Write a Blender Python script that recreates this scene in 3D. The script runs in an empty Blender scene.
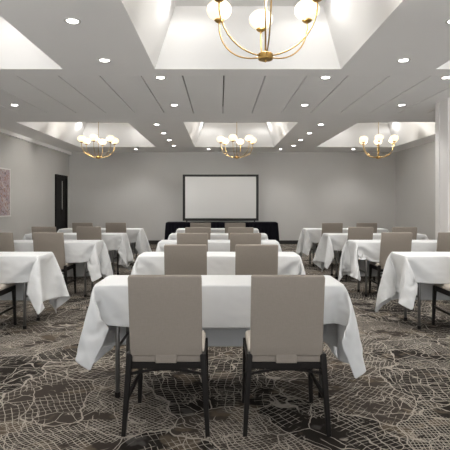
import bpy, bmesh, math, random, zlib, base64, struct
from mathutils import Vector, Matrix
sc = bpy.context.scene
C = sc.collection
R = math.radians
PI = math.pi
random.seed(7)
# ---------------------------------------------------------------- helpers
def link(o, parent=None):
    C.objects.link(o)
    if parent: o.parent = parent
    return o
def obj(name, bm, mat, parent=None, smooth=False, loc=None, bevel=0, seg=2):
    me = bpy.data.meshes.new(name)
    bmesh.ops.recalc_face_normals(bm, faces=bm.faces[:])
    bm.to_mesh(me); bm.free()
    if smooth:
        for p in me.polygons: p.use_smooth = True
    me.materials.append(mat)
    o = bpy.data.objects.new(name, me)
    if loc: o.location = loc
    link(o, parent)
    if bevel:
        b = o.modifiers.new('bevel', 'BEVEL'); b.width = bevel; b.segments = seg; b.limit_method = 'ANGLE'
    return o
def thing(name, label, cat, loc=(0,0,0), rz=0, group=None):
    o = bpy.data.objects.new(name, None); o.empty_display_size = .1
    o.location = loc; o.rotation_euler = (0,0,rz)
    link(o); return tag(o, label, cat, group)
def tag(o, label, cat, group=None):
    o['label'] = label; o['category'] = cat
    if group: o['group'] = group
    elif 'group' in o: del o['group']
    return o
def struct_(name, bm, mat, parent=None, **k):
    o = obj(name, bm, mat, parent, **k)
    o['kind'] = 'structure'
    return o
def copy_tree(o, parent=None):
    c = o.copy(); C.objects.link(c)
    if parent: c.parent = parent
    for ch in o.children: copy_tree(ch, c)
    return c
def box(bm, x0, x1, y0, y1, z0, z1):
    v = [bm.verts.new((x, y, z)) for z in (z0, z1) for y in (y0, y1) for x in (x0, x1)]
    for f in ((0,2,3,1),(4,5,7,6),(0,1,5,4),(2,6,7,3),(0,4,6,2),(1,3,7,5)):
        bm.faces.new([v[i] for i in f])
    return bm
def mb(*b):
    bm = bmesh.new()
    for a in b: box(bm, *a)
    return bm
def bar(bm, p, q, w0, d0, w1=None, d1=None):
    """rectangular tapered bar between two points, section along x / y"""
    w1 = w1 or w0; d1 = d1 or d0
    p = Vector(p); q = Vector(q)
    vs = []
    for c, w, d in ((p, w0, d0), (q, w1, d1)):
        vs += [bm.verts.new(c + Vector((sx*w/2, sy*d/2, 0))) for sx, sy in ((-1,-1),(1,-1),(1,1),(-1,1))]
    for f in ((3,2,1,0),(4,5,6,7),(0,1,5,4),(1,2,6,5),(2,3,7,6),(3,0,4,7)):
        bm.faces.new([vs[i] for i in f])
    return bm
def hbar(bm, p, q, h, t):
    """horizontal-ish bar, height h, thickness t"""
    p = Vector(p); q = Vector(q); d = (q-p).normalized()
    s = d.cross(Vector((0,0,1))).normalized()*t/2; u = Vector((0,0,h/2))
    vs = [bm.verts.new(c + a*s + b*u) for c in (p, q) for a, b in ((-1,-1),(1,-1),(1,1),(-1,1))]
    for f in ((3,2,1,0),(4,5,6,7),(0,1,5,4),(1,2,6,5),(2,3,7,6),(3,0,4,7)):
        bm.faces.new([vs[i] for i in f])
    return bm
def tube(bm, pts, r, n=10):
    pts = [Vector(p) for p in pts]
    rings = []
    ref = None
    for i, p in enumerate(pts):
        t = (pts[min(i+1, len(pts)-1)] - pts[max(i-1, 0)]).normalized()
        if ref is None:
            ref = t.cross(Vector((.31,.2,.93)))
            if ref.length < .05: ref = t.cross(Vector((1,0,0)))
        ref = (ref - t*ref.dot(t)).normalized()
        b = t.cross(ref)
        rr = r[i] if isinstance(r, (list, tuple)) else r
        rings.append([bm.verts.new(p + rr*(math.cos(a)*ref + math.sin(a)*b)) for a in (2*PI*k/n for k in range(n))])
    for a, b in zip(rings, rings[1:]):
        for k in range(n):
            bm.faces.new((a[k], a[(k+1)%n], b[(k+1)%n], b[k]))
    bm.faces.new(rings[0][::-1]); bm.faces.new(rings[-1])
    return bm
def lathe(bm, prof, n=24, c=(0,0,0)):
    c = Vector(c); rings = []
    for r, z in prof:
        if r < 1e-6: rings.append([bm.verts.new(c + Vector((0,0,z)))])
        else: rings.append([bm.verts.new(c + Vector((r*math.cos(2*PI*k/n), r*math.sin(2*PI*k/n), z))) for k in range(n)])
    for a, b in zip(rings, rings[1:]):
        for k in range(n):
            f = [a[k % len(a)], a[(k+1) % len(a)], b[(k+1) % len(b)], b[k % len(b)]]
            u = []
            for v in f:
                if v not in u: u.append(v)
            if len(u) > 2: bm.faces.new(u)
    return bm
# ---------------------------------------------------------------- materials
class NT:
    def __init__(s, name):
        s.m = bpy.data.materials.new(name); s.m.use_nodes = True
        s.t = s.m.node_tree; s.b = s.t.nodes['Principled BSDF']
    def n(s, typ, **k):
        nd = s.t.nodes.new(typ)
        for a, v in k.items(): setattr(nd, a, v)
        return nd
    def l(s, a, b): s.t.links.new(a, b)
    def val(s, sock, v):
        if hasattr(v, 'is_output'): s.l(v, sock)
        else: sock.default_value = v
    def math(s, op, a, b=0.0, clamp=False):
        nd = s.n('ShaderNodeMath', operation=op, use_clamp=clamp)
        s.val(nd.inputs[0], a); s.val(nd.inputs[1], b); return nd.outputs[0]
    def mix(s, f, a, b):
        nd = s.n('ShaderNodeMix', data_type='RGBA')
        s.val(nd.inputs[0], f); s.val(nd.inputs[6], a); s.val(nd.inputs[7], b); return nd.outputs[2]
    def ss(s, x, lo, hi):
        nd = s.n('ShaderNodeMapRange', interpolation_type='SMOOTHSTEP')
        s.val(nd.inputs[0], x); nd.inputs[1].default_value = lo; nd.inputs[2].default_value = hi; return nd.outputs[0]
    def noise(s, vec, scale, detail=2, rough=.5, out=0):
        nd = s.n('ShaderNodeTexNoise'); nd.inputs['Scale'].default_value = scale
        nd.inputs['Detail'].default_value = detail; nd.inputs['Roughness'].default_value = rough
        if vec is not None: s.l(vec, nd.inputs['Vector'])
        return nd.outputs[out]
def c4(c): return (c[0], c[1], c[2], 1)
def simple(name, col, rough=.5, metal=0, spec=.5, nscale=0, namt=0, bump=0, bscale=200, emit=None, es=0):
    k = NT(name); b = k.b
    b.inputs['Base Color'].default_value = c4(col); b.inputs['Roughness'].default_value = rough
    b.inputs['Metallic'].default_value = metal; b.inputs['Specular IOR Level'].default_value = spec
    co = k.n('ShaderNodeTexCoord').outputs['Object']
    if namt:
        f = k.noise(co, nscale, 3)
        k.l(k.mix(f, c4([x*(1-namt) for x in col]), c4([min(1, x*(1+namt)) for x in col])), b.inputs['Base Color'])
    if bump:
        bp = k.n('ShaderNodeBump'); bp.inputs['Strength'].default_value = bump; bp.inputs['Distance'].default_value = .002
        k.l(k.noise(co, bscale, 3), bp.inputs['Height']); k.l(bp.outputs[0], b.inputs['Normal'])
    if emit:
        b.inputs['Emission Color'].default_value = c4(emit); b.inputs['Emission Strength'].default_value = es
    return k.m
EXPOSURE = 0.12
GLOBE_E = 1.35
LENS_E = 25.0
DOWN_W = 46.0
COVE_W = 10.5
CHAND_FILL_W = 38.0
LOW_FILL = 4.1
HIGH_FILL = .9
CLOTH = [
[
[-1649,22,20,17,25,23,24,24,12,17,17,-53,-51,-59,-56,-53,51,88,86,89,87,88,87,88,88,88,88,88,88,88,88,88,88,88,88,88,
88,88,88,88,88,88,88,88,88,88,88,87,88,87,86,86,86,83,55,46,45,12,-67,-40,-20,-16,-32,15,22,26,22,25,24,24,24,-3434,
25,21,23,17,26,21,26,26,13,-3,4,-53,-59,-46,-58,55,82,88,86,89,84,88,88,87,88,88,88,88,88,88,88,88,88,88,88,88,88,88,
88,88,88,88,88,88,88,87,88,88,86,88,85,82,86,61,39,54,4,-59,2,-23,-43,3,8,27,22,25,23,21,20,28,-3530,26,25,21,17,28,
26,26,10,13,14,38,-59,-40,-56,-39,35,88,88,88,84,84,88,88,88,88,87,88,88,88,88,88,88,88,88,88,88,88,88,88,88,88,88,87,
89,87,88,88,88,87,86,87,82,83,62,41,55,-21,3,-61,-39,7,26,26,24,24,15,24,26,24,28,-3627,22,25,29,16,22,28,21,21,38,5,
45,-44,-25,-56,-30,19,88,86,83,84,88,87,88,88,87,89,87,88,88,88,88,88,88,88,88,88,88,88,88,88,88,88,87,88,88,88,88,88,
86,87,88,79,82,64,46,30,38,-59,-21,-27,30,26,26,18,15,29,20,23,31,25,-3722,30,31,22,13,18,27,23,31,26,29,29,20,-36,
-57,-9,-10,86,88,82,81,88,88,88,88,88,88,87,88,88,88,88,88,88,88,88,88,88,88,88,88,88,87,88,88,88,88,88,88,88,88,81,
87,76,52,40,40,39,-40,-44,33,26,35,11,26,13,27,32,23,19,19,-3788,16,35,15,22,15,18,26,31,32,26,30,30,8,-57,-39,20,79,
85,78,86,87,88,88,88,88,88,88,87,88,88,88,88,88,88,88,88,88,88,88,88,87,88,88,88,88,88,88,87,88,88,88,82,76,73,40,39,
-5,-46,34,27,30,23,22,22,22,19,-7,7,11,15,-3761,26,-20,15,17,18,18,22,31,32,31,28,30,30,-20,-57,48,59,76,82,87,87,88,
88,88,88,88,88,87,88,88,88,88,88,88,88,88,88,88,88,88,88,87,88,88,88,88,88,88,87,88,88,79,79,67,62,12,-29,36,24,25,20,
15,24,6,29,17,7,-6,16,-8,-3704,-18,26,17,12,11,10,2,-5,19,21,27,30,32,26,-46,9,83,76,85,87,88,88,88,88,88,88,88,88,87,
88,88,88,88,88,88,88,88,88,88,88,87,88,88,88,88,88,88,88,88,87,88,88,75,84,39,-13,37,24,24,22,18,16,13,9,8,-6,22,12,4,
4,-3697,23,17,-18,20,3,0,3,5,4,9,16,17,26,30,25,-32,88,81,88,87,88,88,88,88,88,88,88,88,88,87,88,88,88,89,88,87,88,88,
88,87,88,88,88,89,87,88,88,88,88,88,87,88,88,86,8,36,22,21,15,10,8,4,-1,6,5,18,4,1,0,6,-3645,1,8,28,-10,22,8,9,6,6,9,
11,11,11,7,20,1,84,88,88,88,87,88,88,88,88,88,88,88,88,88,87,88,88,89,87,88,88,88,88,87,88,88,88,88,88,88,88,88,87,88,
88,88,87,91,27,17,13,9,3,-2,5,16,6,7,-2,0,-3,1,2,4,-3581,7,14,-22,4,7,7,7,8,7,11,11,12,13,14,15,21,88,88,88,88,87,88,
88,88,88,88,88,88,88,88,87,88,88,88,88,88,88,88,88,87,88,88,88,88,88,88,88,88,88,87,88,88,88,88,27,0,0,13,-10,8,-2,4,
9,11,-11,-4,4,5,10,-7,-3455,-4,-2,22,9,-10,7,-3,23,8,3,2,2,0,-2,-14,17,88,88,88,88,87,88,88,88,88,88,88,88,88,88,87,
88,88,88,88,88,88,88,88,87,88,88,88,88,88,88,88,88,88,87,88,88,88,88,23,-27,-15,-12,-5,-5,-4,-4,-3,-2,1,1,0,0,1,0,
-3265,-7,19,-8,21,-3,-5,-6,-15,-29,3,-2,5,-15,-1,14,5,88,88,88,88,87,88,88,88,88,88,88,88,88,88,87,88,88,88,88,88,88,
88,88,87,88,88,88,88,88,88,88,88,88,87,88,88,88,88,6,16,-24,-29,7,1,-3,1,1,-2,-7,5,0,-2,3,2,-3208,5,-17,17,-29,-25,
-20,-13,-15,1,-17,-8,-7,11,-2,-1,13,88,88,88,88,87,88,88,88,88,88,88,88,88,88,87,88,88,88,88,88,88,88,88,87,88,88,88,
88,88,88,88,88,88,87,88,88,88,88,15,-1,-35,-4,2,4,4,2,2,6,14,-1,-3,11,-11,8,-3160,-6,-6,-12,-25,-25,-31,-24,-19,-18,
-14,-14,-12,-10,4,14,5,88,88,88,88,87,88,88,88,88,88,88,88,88,88,87,88,88,88,88,88,88,88,88,87,88,88,88,88,88,88,88,
88,88,87,88,88,88,88,21,-28,16,21,4,4,3,-6,-1,-1,4,4,3,5,7,18,-3240,-8,-18,22,-3,-13,-15,-18,-19,-18,-17,-18,-19,-19,
-30,1,18,88,88,88,88,87,88,88,88,88,88,88,88,88,88,87,88,88,88,88,88,88,88,88,87,88,88,88,88,88,88,88,88,88,87,88,88,
88,88,4,33,8,-4,24,12,10,8,3,3,2,3,2,1,1,-1,-3286,-22,-25,30,7,1,-11,-17,-19,-18,-17,-16,-14,-16,-24,-8,6,88,88,88,88,
87,88,88,88,88,88,88,88,88,88,87,88,88,88,88,88,88,88,88,87,88,88,88,88,88,88,88,88,88,87,88,88,88,88,35,16,2,0,0,-1,
-1,-21,9,-6,-7,-7,-7,-9,-15,6,-3225,16,-23,-7,-4,5,-11,0,-15,-17,-19,-19,-20,-20,-21,-3,50,87,88,88,88,88,88,87,88,88,
88,88,87,89,88,87,88,88,88,88,88,88,88,87,88,88,88,88,88,88,88,88,88,88,87,88,87,88,86,39,-15,-22,-5,-2,0,1,10,-16,
-11,-10,-9,-8,-6,-4,9,-3191,-13,-13,-13,-12,-11,11,-14,-19,-19,-20,-19,-19,-18,-3,35,58,80,88,88,88,87,88,88,88,88,88,
88,88,88,88,88,87,88,88,88,88,88,88,88,88,87,88,88,88,88,88,88,88,87,88,88,88,80,81,25,64,-14,-19,-26,-23,-23,-21,-12,
-8,-4,7,-10,-27,3,27,-3162,-11,-12,-14,-24,-25,-24,-20,-19,-19,-19,-17,-12,5,27,38,53,87,80,88,88,88,87,88,88,88,88,
88,88,88,88,87,88,88,88,88,88,88,88,88,88,87,88,88,88,88,88,88,88,87,88,88,83,82,70,19,61,57,-18,-22,-17,-23,-25,-27,
-28,-27,-22,-6,12,-43,-1,-3143,-17,-12,-22,-24,-19,-25,-17,-22,-23,-14,-6,13,28,51,14,50,86,79,87,87,88,88,87,88,88,
88,88,88,88,88,88,87,89,87,88,88,88,88,88,88,87,88,88,88,88,88,88,88,87,88,84,89,79,38,33,63,46,56,-17,-32,-30,-21,
-20,-19,-19,-21,-26,-17,-1,-20,-3220,-21,-20,-23,-20,-20,-21,-21,-26,-9,-2,23,29,49,35,4,54,75,81,84,88,88,88,87,88,
88,88,88,88,88,88,88,87,88,88,88,88,88,88,88,88,87,88,88,88,88,88,88,88,87,88,86,86,82,41,9,61,53,40,56,-21,-35,-11,
-19,-21,-22,-23,-20,-19,-5,-21,-3331,-21,-21,-13,-21,-25,-23,-22,-3,4,29,28,45,49,-9,28,44,74,85,83,87,88,88,87,88,88,
88,88,88,88,88,88,88,87,88,88,88,88,88,88,88,88,87,88,88,88,88,88,87,88,88,83,84,87,33,4,53,60,33,46,56,-27,-36,-36,
-35,-2,-32,11,-2,-10,-30,-3434,-15,-22,-15,-1,-32,-7,-20,7,34,27,44,51,24,-21,38,37,72,87,86,84,88,88,87,88,88,88,88,
88,88,88,88,87,89,87,88,88,88,88,88,88,88,88,87,88,88,88,88,88,88,87,84,82,88,24,-1,46,62,47,26,49,54,-34,-37,-35,-42,
-27,-13,2,7,-3,-3528,-16,-7,3,-22,-26,-6,6,35,27,43,50,46,-6,-20,47,32,69,88,83,88,87,88,88,87,88,88,88,88,88,88,88,
88,87,89,87,88,88,88,88,88,88,88,88,87,88,88,88,88,88,86,80,87,87,14,1,34,62,57,23,36,58,41,-37,-37,-40,-40,-39,5,-10,
3,-3561,2,-17,-27,-18,10,-8,34,30,50,42,50,21,-42,12,50,30,63,89,84,86,88,88,88,87,88,88,88,88,88,88,88,88,88,87,88,
88,88,88,88,88,88,88,88,87,88,88,88,88,88,81,83,89,87,-1,18,11,62,59,25,41,41,59,25,-38,-40,-39,-39,-40,-2,-7,-3589,
-26,-15,-8,5,-2,19,41,48,46,49,36,-4,-46,26,50,36,51,88,85,87,88,87,88,88,87,88,88,88,88,88,88,88,87,88,88,88,88,88,
88,88,88,88,88,88,87,88,88,88,88,81,82,87,88,8,-9,13,58,62,36,24,40,55,59,6,-37,-40,-39,-41,-35,0,-3660,18,-12,-21,6,
12,51,40,47,47,48,-5,3,-51,47,45,21,57,88,87,86,87,88,88,87,88,88,88,88,88,88,88,88,87,88,88,88,88,88,88,88,88,88,88,
88,88,88,88,87,83,83,85,87,85,-1,-1,-2,60,59,34,42,21,48,59,55,-11,-38,-36,-41,-41,-21,-3671,-19,-12,13,-8,50,48,46,
47,46,27,0,-21,-50,45,56,12,61,87,87,87,87,88,87,88,88,88,88,88,88,88,88,88,87,88,88,88,88,88,88,88,88,88,88,88,88,88,
87,88,84,84,83,87,80,-20,3,9,43,61,36,37,45,22,59,59,45,-25,-40,-31,-43,-24,-3739,-14,4,-4,41,43,44,46,54,45,-20,-17,
14,-50,56,54,9,60,86,88,86,88,86,88,88,88,88,88,88,88,88,88,87,89,87,88,88,88,88,88,88,88,88,88,88,88,88,87,87,86,82,
84,84,78,-32,21,15,14,63,63,17,39,17,53,59,57,33,-37,-26,-43,-21,-3806,-7,-2,44,48,36,41,32,36,38,37,-55,-25,-22,58,
57,4,62,84,88,87,87,87,88,88,88,88,88,88,88,88,88,88,87,89,87,88,88,88,88,88,88,88,88,88,88,88,87,87,84,83,85,74,82,
-36,5,9,49,43,53,54,3,23,44,59,56,56,18,-26,-43,-12,-3876,-3,47,42,45,36,46,37,36,32,13,-57,-16,-37,46,54,12,63,86,86,
85,89,86,88,89,87,88,88,88,88,88,88,88,87,88,88,88,88,88,88,88,88,88,88,88,88,88,87,86,82,89,83,86,50,-26,15,20,7,65,
52,29,45,7,23,59,52,57,57,-46,19,2,-3948,45,40,44,46,41,33,45,29,30,-48,-3,-60,20,16,29,52,65,64,88,88,86,88,87,88,88,
88,88,88,88,88,88,88,88,87,88,88,89,87,88,88,88,88,88,88,88,88,85,87,87,84,88,85,9,8,30,9,-4,66,34,53,20,41,26,23,55,
61,27,40,45,-22,-3947,43,42,44,39,39,40,36,43,-47,-43,24,-53,6,29,34,38,66,68,88,88,88,87,88,88,88,88,88,88,88,88,88,
88,88,87,89,88,87,88,89,88,88,87,88,88,88,87,87,88,86,88,84,88,28,-1,18,3,-10,64,20,60,30,23,30,31,51,60,62,64,8,22,],
[-240,-14,26,32,19,19,16,17,33,26,24,27,28,-8,-16,24,29,11,-12,2,-13,-10,-8,-10,-2,0,-2,0,-2,-1,5,0,-1,0,2,4,-11,6,0,7,
-12,2,11,2,2,4,5,10,10,10,21,18,18,26,-69,-47,-49,-66,-3,-48,-61,-61,9,0,10,0,-22,-3,8,8,9,25,-3,-17,22,33,11,22,14,
13,31,48,29,-13,5,27,10,22,29,-5,-18,2,-28,-7,-3,-5,-3,3,0,3,6,-12,6,2,-1,-1,1,2,-1,1,0,3,7,-4,1,1,3,4,4,7,17,7,24,31,
20,-62,-54,-40,-66,-30,-40,-61,12,-51,32,-7,-25,1,11,13,15,0,14,-1,-5,-18,33,6,13,14,47,25,24,4,4,39,-15,40,47,-6,6,5,
-24,-26,-5,-9,2,1,11,-2,-9,2,9,-8,6,-6,9,-2,1,6,-11,13,-11,-2,7,7,-8,2,2,1,9,11,18,12,31,28,-61,-52,-37,-63,-60,-6,
-50,-43,30,-12,-21,9,20,9,5,10,-5,18,-13,-2,4,-18,28,0,38,17,-6,31,-3,28,50,-17,46,56,-3,15,-30,-25,-4,-16,9,3,2,-10,
4,0,8,-3,-3,4,1,-2,6,-3,-8,8,-6,8,3,-7,1,15,-7,6,-3,-13,22,11,8,39,29,-59,-47,-58,-54,-27,-55,-53,-3,23,-17,15,20,-4,
18,11,-8,8,9,5,3,-4,-23,-13,13,34,-10,24,-10,21,37,41,-13,57,57,14,-4,-31,-35,-6,0,3,-3,11,3,1,1,-7,0,8,-1,-1,1,-2,3,
6,-4,5,-7,-1,7,-6,8,-7,0,-8,10,-6,5,34,17,44,-70,-52,-51,-52,-46,-43,-12,11,-10,23,4,22,1,-8,12,15,15,12,-15,14,-17,
-7,-18,-13,24,-6,9,25,-7,22,45,6,44,53,37,-23,-40,-21,1,13,-4,6,1,0,-7,7,0,-3,4,5,-7,1,3,0,-2,-2,8,-3,-4,2,1,2,-6,-4,
8,-11,11,4,1,31,43,-47,-51,-54,-64,-40,-29,6,2,9,10,9,11,12,16,13,13,12,15,-15,-9,-16,-15,-14,-12,-11,2,5,14,23,-4,25,
49,17,35,63,-44,-31,-8,12,-5,10,-4,7,3,-2,5,-12,-1,12,-6,2,1,-2,5,-6,12,-7,1,6,-10,1,-1,7,-4,-6,3,-11,0,0,37,36,-53,
-25,-64,-55,-40,9,8,11,13,9,15,8,12,14,15,13,13,-43,43,-38,-22,-5,-5,-4,-3,-4,-4,-4,0,7,10,30,34,58,24,-42,-20,14,3,0,
-6,12,-4,6,-3,-6,10,1,-7,2,0,-2,-2,8,0,-7,6,0,-4,1,0,1,2,-4,-2,4,-3,-6,-4,5,43,-12,-53,-63,-45,9,9,10,12,12,14,14,11,
6,19,16,13,13,-61,1,2,-1,-7,-3,-3,-4,-4,-5,-6,-6,-6,-5,3,45,48,2,-32,13,5,-4,1,1,-1,10,-4,5,-8,7,1,-9,3,-3,6,-11,13,
-2,1,-3,4,-11,5,2,-8,11,-10,7,-2,3,-2,-10,-1,7,22,-60,-51,9,10,11,11,10,7,4,8,9,26,6,-3,-6,24,-16,-3,-6,11,-10,0,-4,
-4,-5,-5,-6,-5,-6,-5,-7,-3,49,-27,14,5,-3,9,-11,11,-7,4,2,0,-5,6,-6,6,-9,2,7,-8,8,-5,5,-6,4,2,0,-8,8,-7,-3,9,-3,0,-3,
5,-8,10,-3,-49,8,9,8,6,1,7,19,7,9,5,6,-15,0,1,4,45,-6,-7,6,-5,-6,-5,-6,-4,-4,-5,-4,-5,-5,-4,-4,0,0,0,0,0,0,0,0,0,0,0,
0,0,0,0,0,0,0,0,0,0,0,0,0,0,0,0,0,0,0,0,0,0,0,0,0,0,0,0,2,3,3,10,-3,8,2,5,11,14,-13,-3,3,5,10,-8,145,1,-1,-19,-7,5,-5,
0,-13,-4,0,0,1,0,1,-1,0,0,0,0,0,0,0,0,0,0,0,0,0,0,0,0,0,0,0,0,0,0,0,0,0,0,0,0,0,0,0,0,0,0,0,0,0,0,0,1,0,-1,0,0,1,0,1,
1,0,0,1,0,0,0,0,166,2,-15,1,-15,2,2,2,2,0,0,0,1,-1,1,0,0,0,0,0,0,0,0,0,0,0,0,0,0,0,0,0,0,0,0,0,0,0,0,0,0,0,0,0,0,0,0,
0,0,0,0,0,0,0,0,0,-1,0,1,0,0,0,0,0,1,1,0,0,1,0,-1,143,-6,7,-13,7,4,3,2,1,-1,2,0,0,1,0,0,0,0,0,0,0,0,0,0,0,0,0,0,0,0,0,
0,0,0,0,0,0,0,0,0,0,0,0,0,0,0,0,0,0,0,0,0,0,0,0,0,0,-2,2,0,0,0,0,0,0,-3,0,1,-2,3,-1,121,0,-1,3,5,5,7,5,3,3,1,0,1,0,1,
0,0,0,0,0,0,0,0,0,0,0,0,0,0,0,0,0,0,0,0,0,0,0,0,0,0,0,0,0,0,0,0,0,0,0,0,0,0,0,0,0,-1,-4,-5,-1,0,0,3,2,1,-1,0,-1,-1,-1,
-6,133,-1,-2,6,3,3,2,3,2,3,2,3,3,2,5,0,0,0,0,0,0,0,0,0,0,0,0,0,0,0,0,0,0,0,0,0,0,0,0,0,0,0,0,0,0,0,0,0,0,0,0,0,0,0,0,
-2,-6,-1,-2,-3,-2,-2,-2,-1,0,0,0,1,0,1,1,136,-3,-4,8,4,3,3,3,2,3,2,3,2,3,4,-2,3,0,0,0,0,0,0,0,0,0,0,0,0,0,0,0,0,0,0,0,
0,0,0,0,0,0,0,0,0,0,0,0,0,0,0,0,0,0,0,-7,-2,-1,-1,-3,-4,-5,-12,2,-4,-5,-6,-6,-9,-17,11,39,55,-4,-16,-19,-35,2,-21,-2,
3,4,4,9,8,10,32,27,-21,-1,0,2,-3,4,-3,-1,3,2,-1,-4,0,0,1,1,-2,8,-8,0,7,-7,9,-9,0,1,5,2,-8,2,5,-4,-3,8,-7,14,-4,-9,49,
-15,-18,-11,-7,-3,3,18,-18,-14,-12,-10,-9,0,2,14,19,-13,-13,-11,-13,-12,-27,-7,8,11,10,10,16,21,35,32,0,-35,-4,6,-1,5,
1,-8,0,0,4,-2,-1,-2,1,0,1,-1,6,-1,-1,-5,4,-3,3,-4,4,-7,3,7,3,-9,4,4,-7,12,2,-34,27,62,-18,-31,26,11,2,-2,-7,-13,-10,
-8,1,-9,-17,8,24,-101,-12,-13,-12,-12,-8,2,12,11,16,16,22,28,38,34,-39,25,-7,-36,-1,12,-4,0,2,2,-2,-1,3,-1,-1,-4,4,2,
-2,4,4,-5,0,-6,7,3,-11,12,-12,13,-10,9,1,-6,13,-8,14,-28,-32,52,64,-14,-14,-34,15,27,11,10,6,2,-4,-7,-7,-12,-1,-20,
-153,-3,-13,24,-11,15,-1,20,8,4,25,34,39,34,-11,-54,31,17,-38,-16,16,-1,-6,3,-3,10,1,-9,8,-8,3,5,-2,-10,9,-1,-2,5,-5,
3,-1,-1,-7,10,4,-10,8,0,-1,10,11,-28,-9,-39,79,58,6,-37,-13,-40,8,6,11,13,14,15,20,29,0,-31,0,-247,2,32,16,12,12,10,8,
-4,31,35,37,34,10,-43,-57,28,46,-33,-26,9,1,-1,-8,12,2,-1,-2,-4,-1,5,0,3,-11,8,-1,-1,3,2,-5,0,-1,1,0,-3,9,-8,10,-1,11,
-2,-19,-20,-31,78,67,22,-27,-40,-15,-36,-8,37,26,26,25,22,14,6,-24,-1,-280,12,11,-9,12,20,22,26,36,38,33,34,16,-19,
-55,-51,39,48,-22,-29,-12,11,4,-6,1,-1,-2,7,-7,10,-12,10,-6,4,-1,-5,8,-6,2,1,-3,2,6,-9,9,-8,9,-2,9,-9,7,-31,-24,-11,
81,66,38,-13,-47,-34,-17,-30,-11,17,22,29,19,27,30,28,14,-337,-8,15,30,39,11,36,27,39,30,35,18,0,-49,-52,-43,45,51,
-16,-19,-25,8,3,-5,1,2,-6,11,-10,7,-2,-7,4,6,-5,9,1,-11,8,-10,4,-2,7,-5,-5,7,1,6,-2,6,-12,-27,-32,2,85,67,48,0,-37,
-50,-29,-19,-18,-3,19,-18,22,26,29,30,28,-325,33,37,40,25,19,36,38,29,35,22,4,-26,-57,-53,-33,50,53,-9,-27,-10,-16,15,
-8,4,-2,4,0,-1,2,1,-6,2,4,-11,7,3,-3,9,-12,-1,2,2,2,6,-2,-3,6,-7,5,-18,-36,-18,9,87,66,58,7,-22,-52,-44,-7,-36,1,-4,
-21,-4,8,30,27,29,-225,40,33,16,30,40,36,30,33,7,23,-12,-50,-40,-57,-31,50,61,0,-26,-18,-10,4,-6,7,-3,-5,14,-10,9,-5,
-6,11,-14,16,-14,6,3,-10,10,-10,11,-11,7,3,-3,3,0,-1,-3,-34,-28,-6,13,88,64,65,18,-13,-50,-40,-40,3,-45,-18,-6,5,-2,
-20,28,28,-124,15,35,36,38,37,36,25,10,16,6,-39,-55,-33,-51,-30,47,71,2,-24,-14,1,-17,2,3,5,-6,0,-3,1,2,-3,6,-12,12,0,
-4,-7,4,2,3,3,-9,-2,0,14,-6,-6,5,-12,-33,-32,15,7,87,66,66,26,2,-45,-51,-40,-20,2,-48,-18,-16,7,-7,-31,29,-41,36,35,
34,38,37,5,27,13,11,-17,-55,-55,-26,-35,-37,55,66,7,-15,-19,-9,-10,0,-4,6,-1,4,-5,0,5,-9,4,-4,-2,6,-1,-6,11,0,-13,1,1,
9,1,-12,-1,9,-5,-30,-26,-24,9,25,88,66,66,23,27,-47,-40,-52,-31,2,-16,-42,-18,-22,8,-13,-46,58,33,36,39,38,7,9,11,9,
17,-46,-56,-52,-28,-36,-20,58,64,14,-16,-10,-15,-5,-7,-5,3,-1,1,-2,5,-4,0,5,-8,0,-1,8,-1,-1,-4,-5,-2,10,0,-6,5,0,-6,
-11,-26,-23,-30,14,35,85,66,66,50,18,-44,-45,-36,-52,3,-3,-31,-35,-14,-32,12,-41,82,36,38,37,20,19,14,13,-9,-28,-50,
-49,-58,-29,-18,-23,58,64,19,-7,-19,2,-24,-2,3,4,-13,0,8,-9,1,-1,-7,13,-5,-9,3,5,-4,6,-9,0,0,2,4,-6,3,-10,-13,-19,-32,
-27,23,41,82,63,65,65,-1,2,-52,-41,-55,-20,8,-9,-41,-21,-38,10,-45,118,37,38,15,5,29,21,-41,-31,-30,-31,-21,-52,-53,
-10,-14,59,63,25,-12,-3,-15,-11,-9,1,4,-13,3,1,-2,6,-10,-1,2,6,-11,6,-8,3,7,-10,1,3,-3,-1,-1,-7,-7,-15,-25,-30,-22,47,
33,79,67,65,47,50,-27,-24,-56,-51,-35,10,-10,-13,-46,-38,8,-56,161,38,-4,21,11,31,-3,-32,-34,-38,-51,-13,-55,-47,-34,
22,58,61,18,19,-26,0,-16,-7,3,-15,8,-3,6,-2,-15,1,10,-12,-3,10,-7,-1,2,-4,1,-2,-6,4,3,-11,-4,-11,-16,-32,-7,-32,15,70,
84,64,64,66,9,35,-50,-33,-55,-52,3,-24,-5,-5,-31,-32,-67,208,-11,25,14,8,21,-36,-20,-41,-40,-22,-60,-6,-56,-56,51,29,
59,61,0,-11,-17,-2,-11,-8,3,-5,-5,-7,-2,10,-6,-8,9,-10,1,6,-10,0,1,-3,-1,-3,-3,-9,2,-6,-19,-18,-8,-25,5,-24,87,87,59,
66,66,-2,55,-22,-52,-38,-51,-52,23,8,-52,-12,-46,-28,159,15,20,15,24,-29,-26,-33,-23,-26,-31,-53,-24,-58,-51,48,45,58,
56,-4,-5,-8,-10,-8,-5,-9,-2,-1,-4,-7,3,-3,3,-7,2,1,-11,6,-2,-2,-1,2,-5,-9,-2,-8,-9,-12,-9,-16,-15,-24,-4,85,88,65,67,
66,-11,63,5,-47,-50,-48,-47,-30,12,2,-1,-46,-46,],
[461,54,48,47,50,51,51,51,48,50,53,5,7,-8,12,7,-1,-8,-5,-6,-5,-5,-2,-2,-1,0,-1,1,0,0,0,0,0,0,0,-1,0,0,0,0,0,0,1,0,0,1,
1,2,3,3,5,5,6,7,-9,-7,-7,-1,6,-22,-17,-21,-58,-64,-62,-61,-59,-61,-61,-61,-62,127,53,54,49,47,51,50,52,51,49,33,51,
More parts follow.
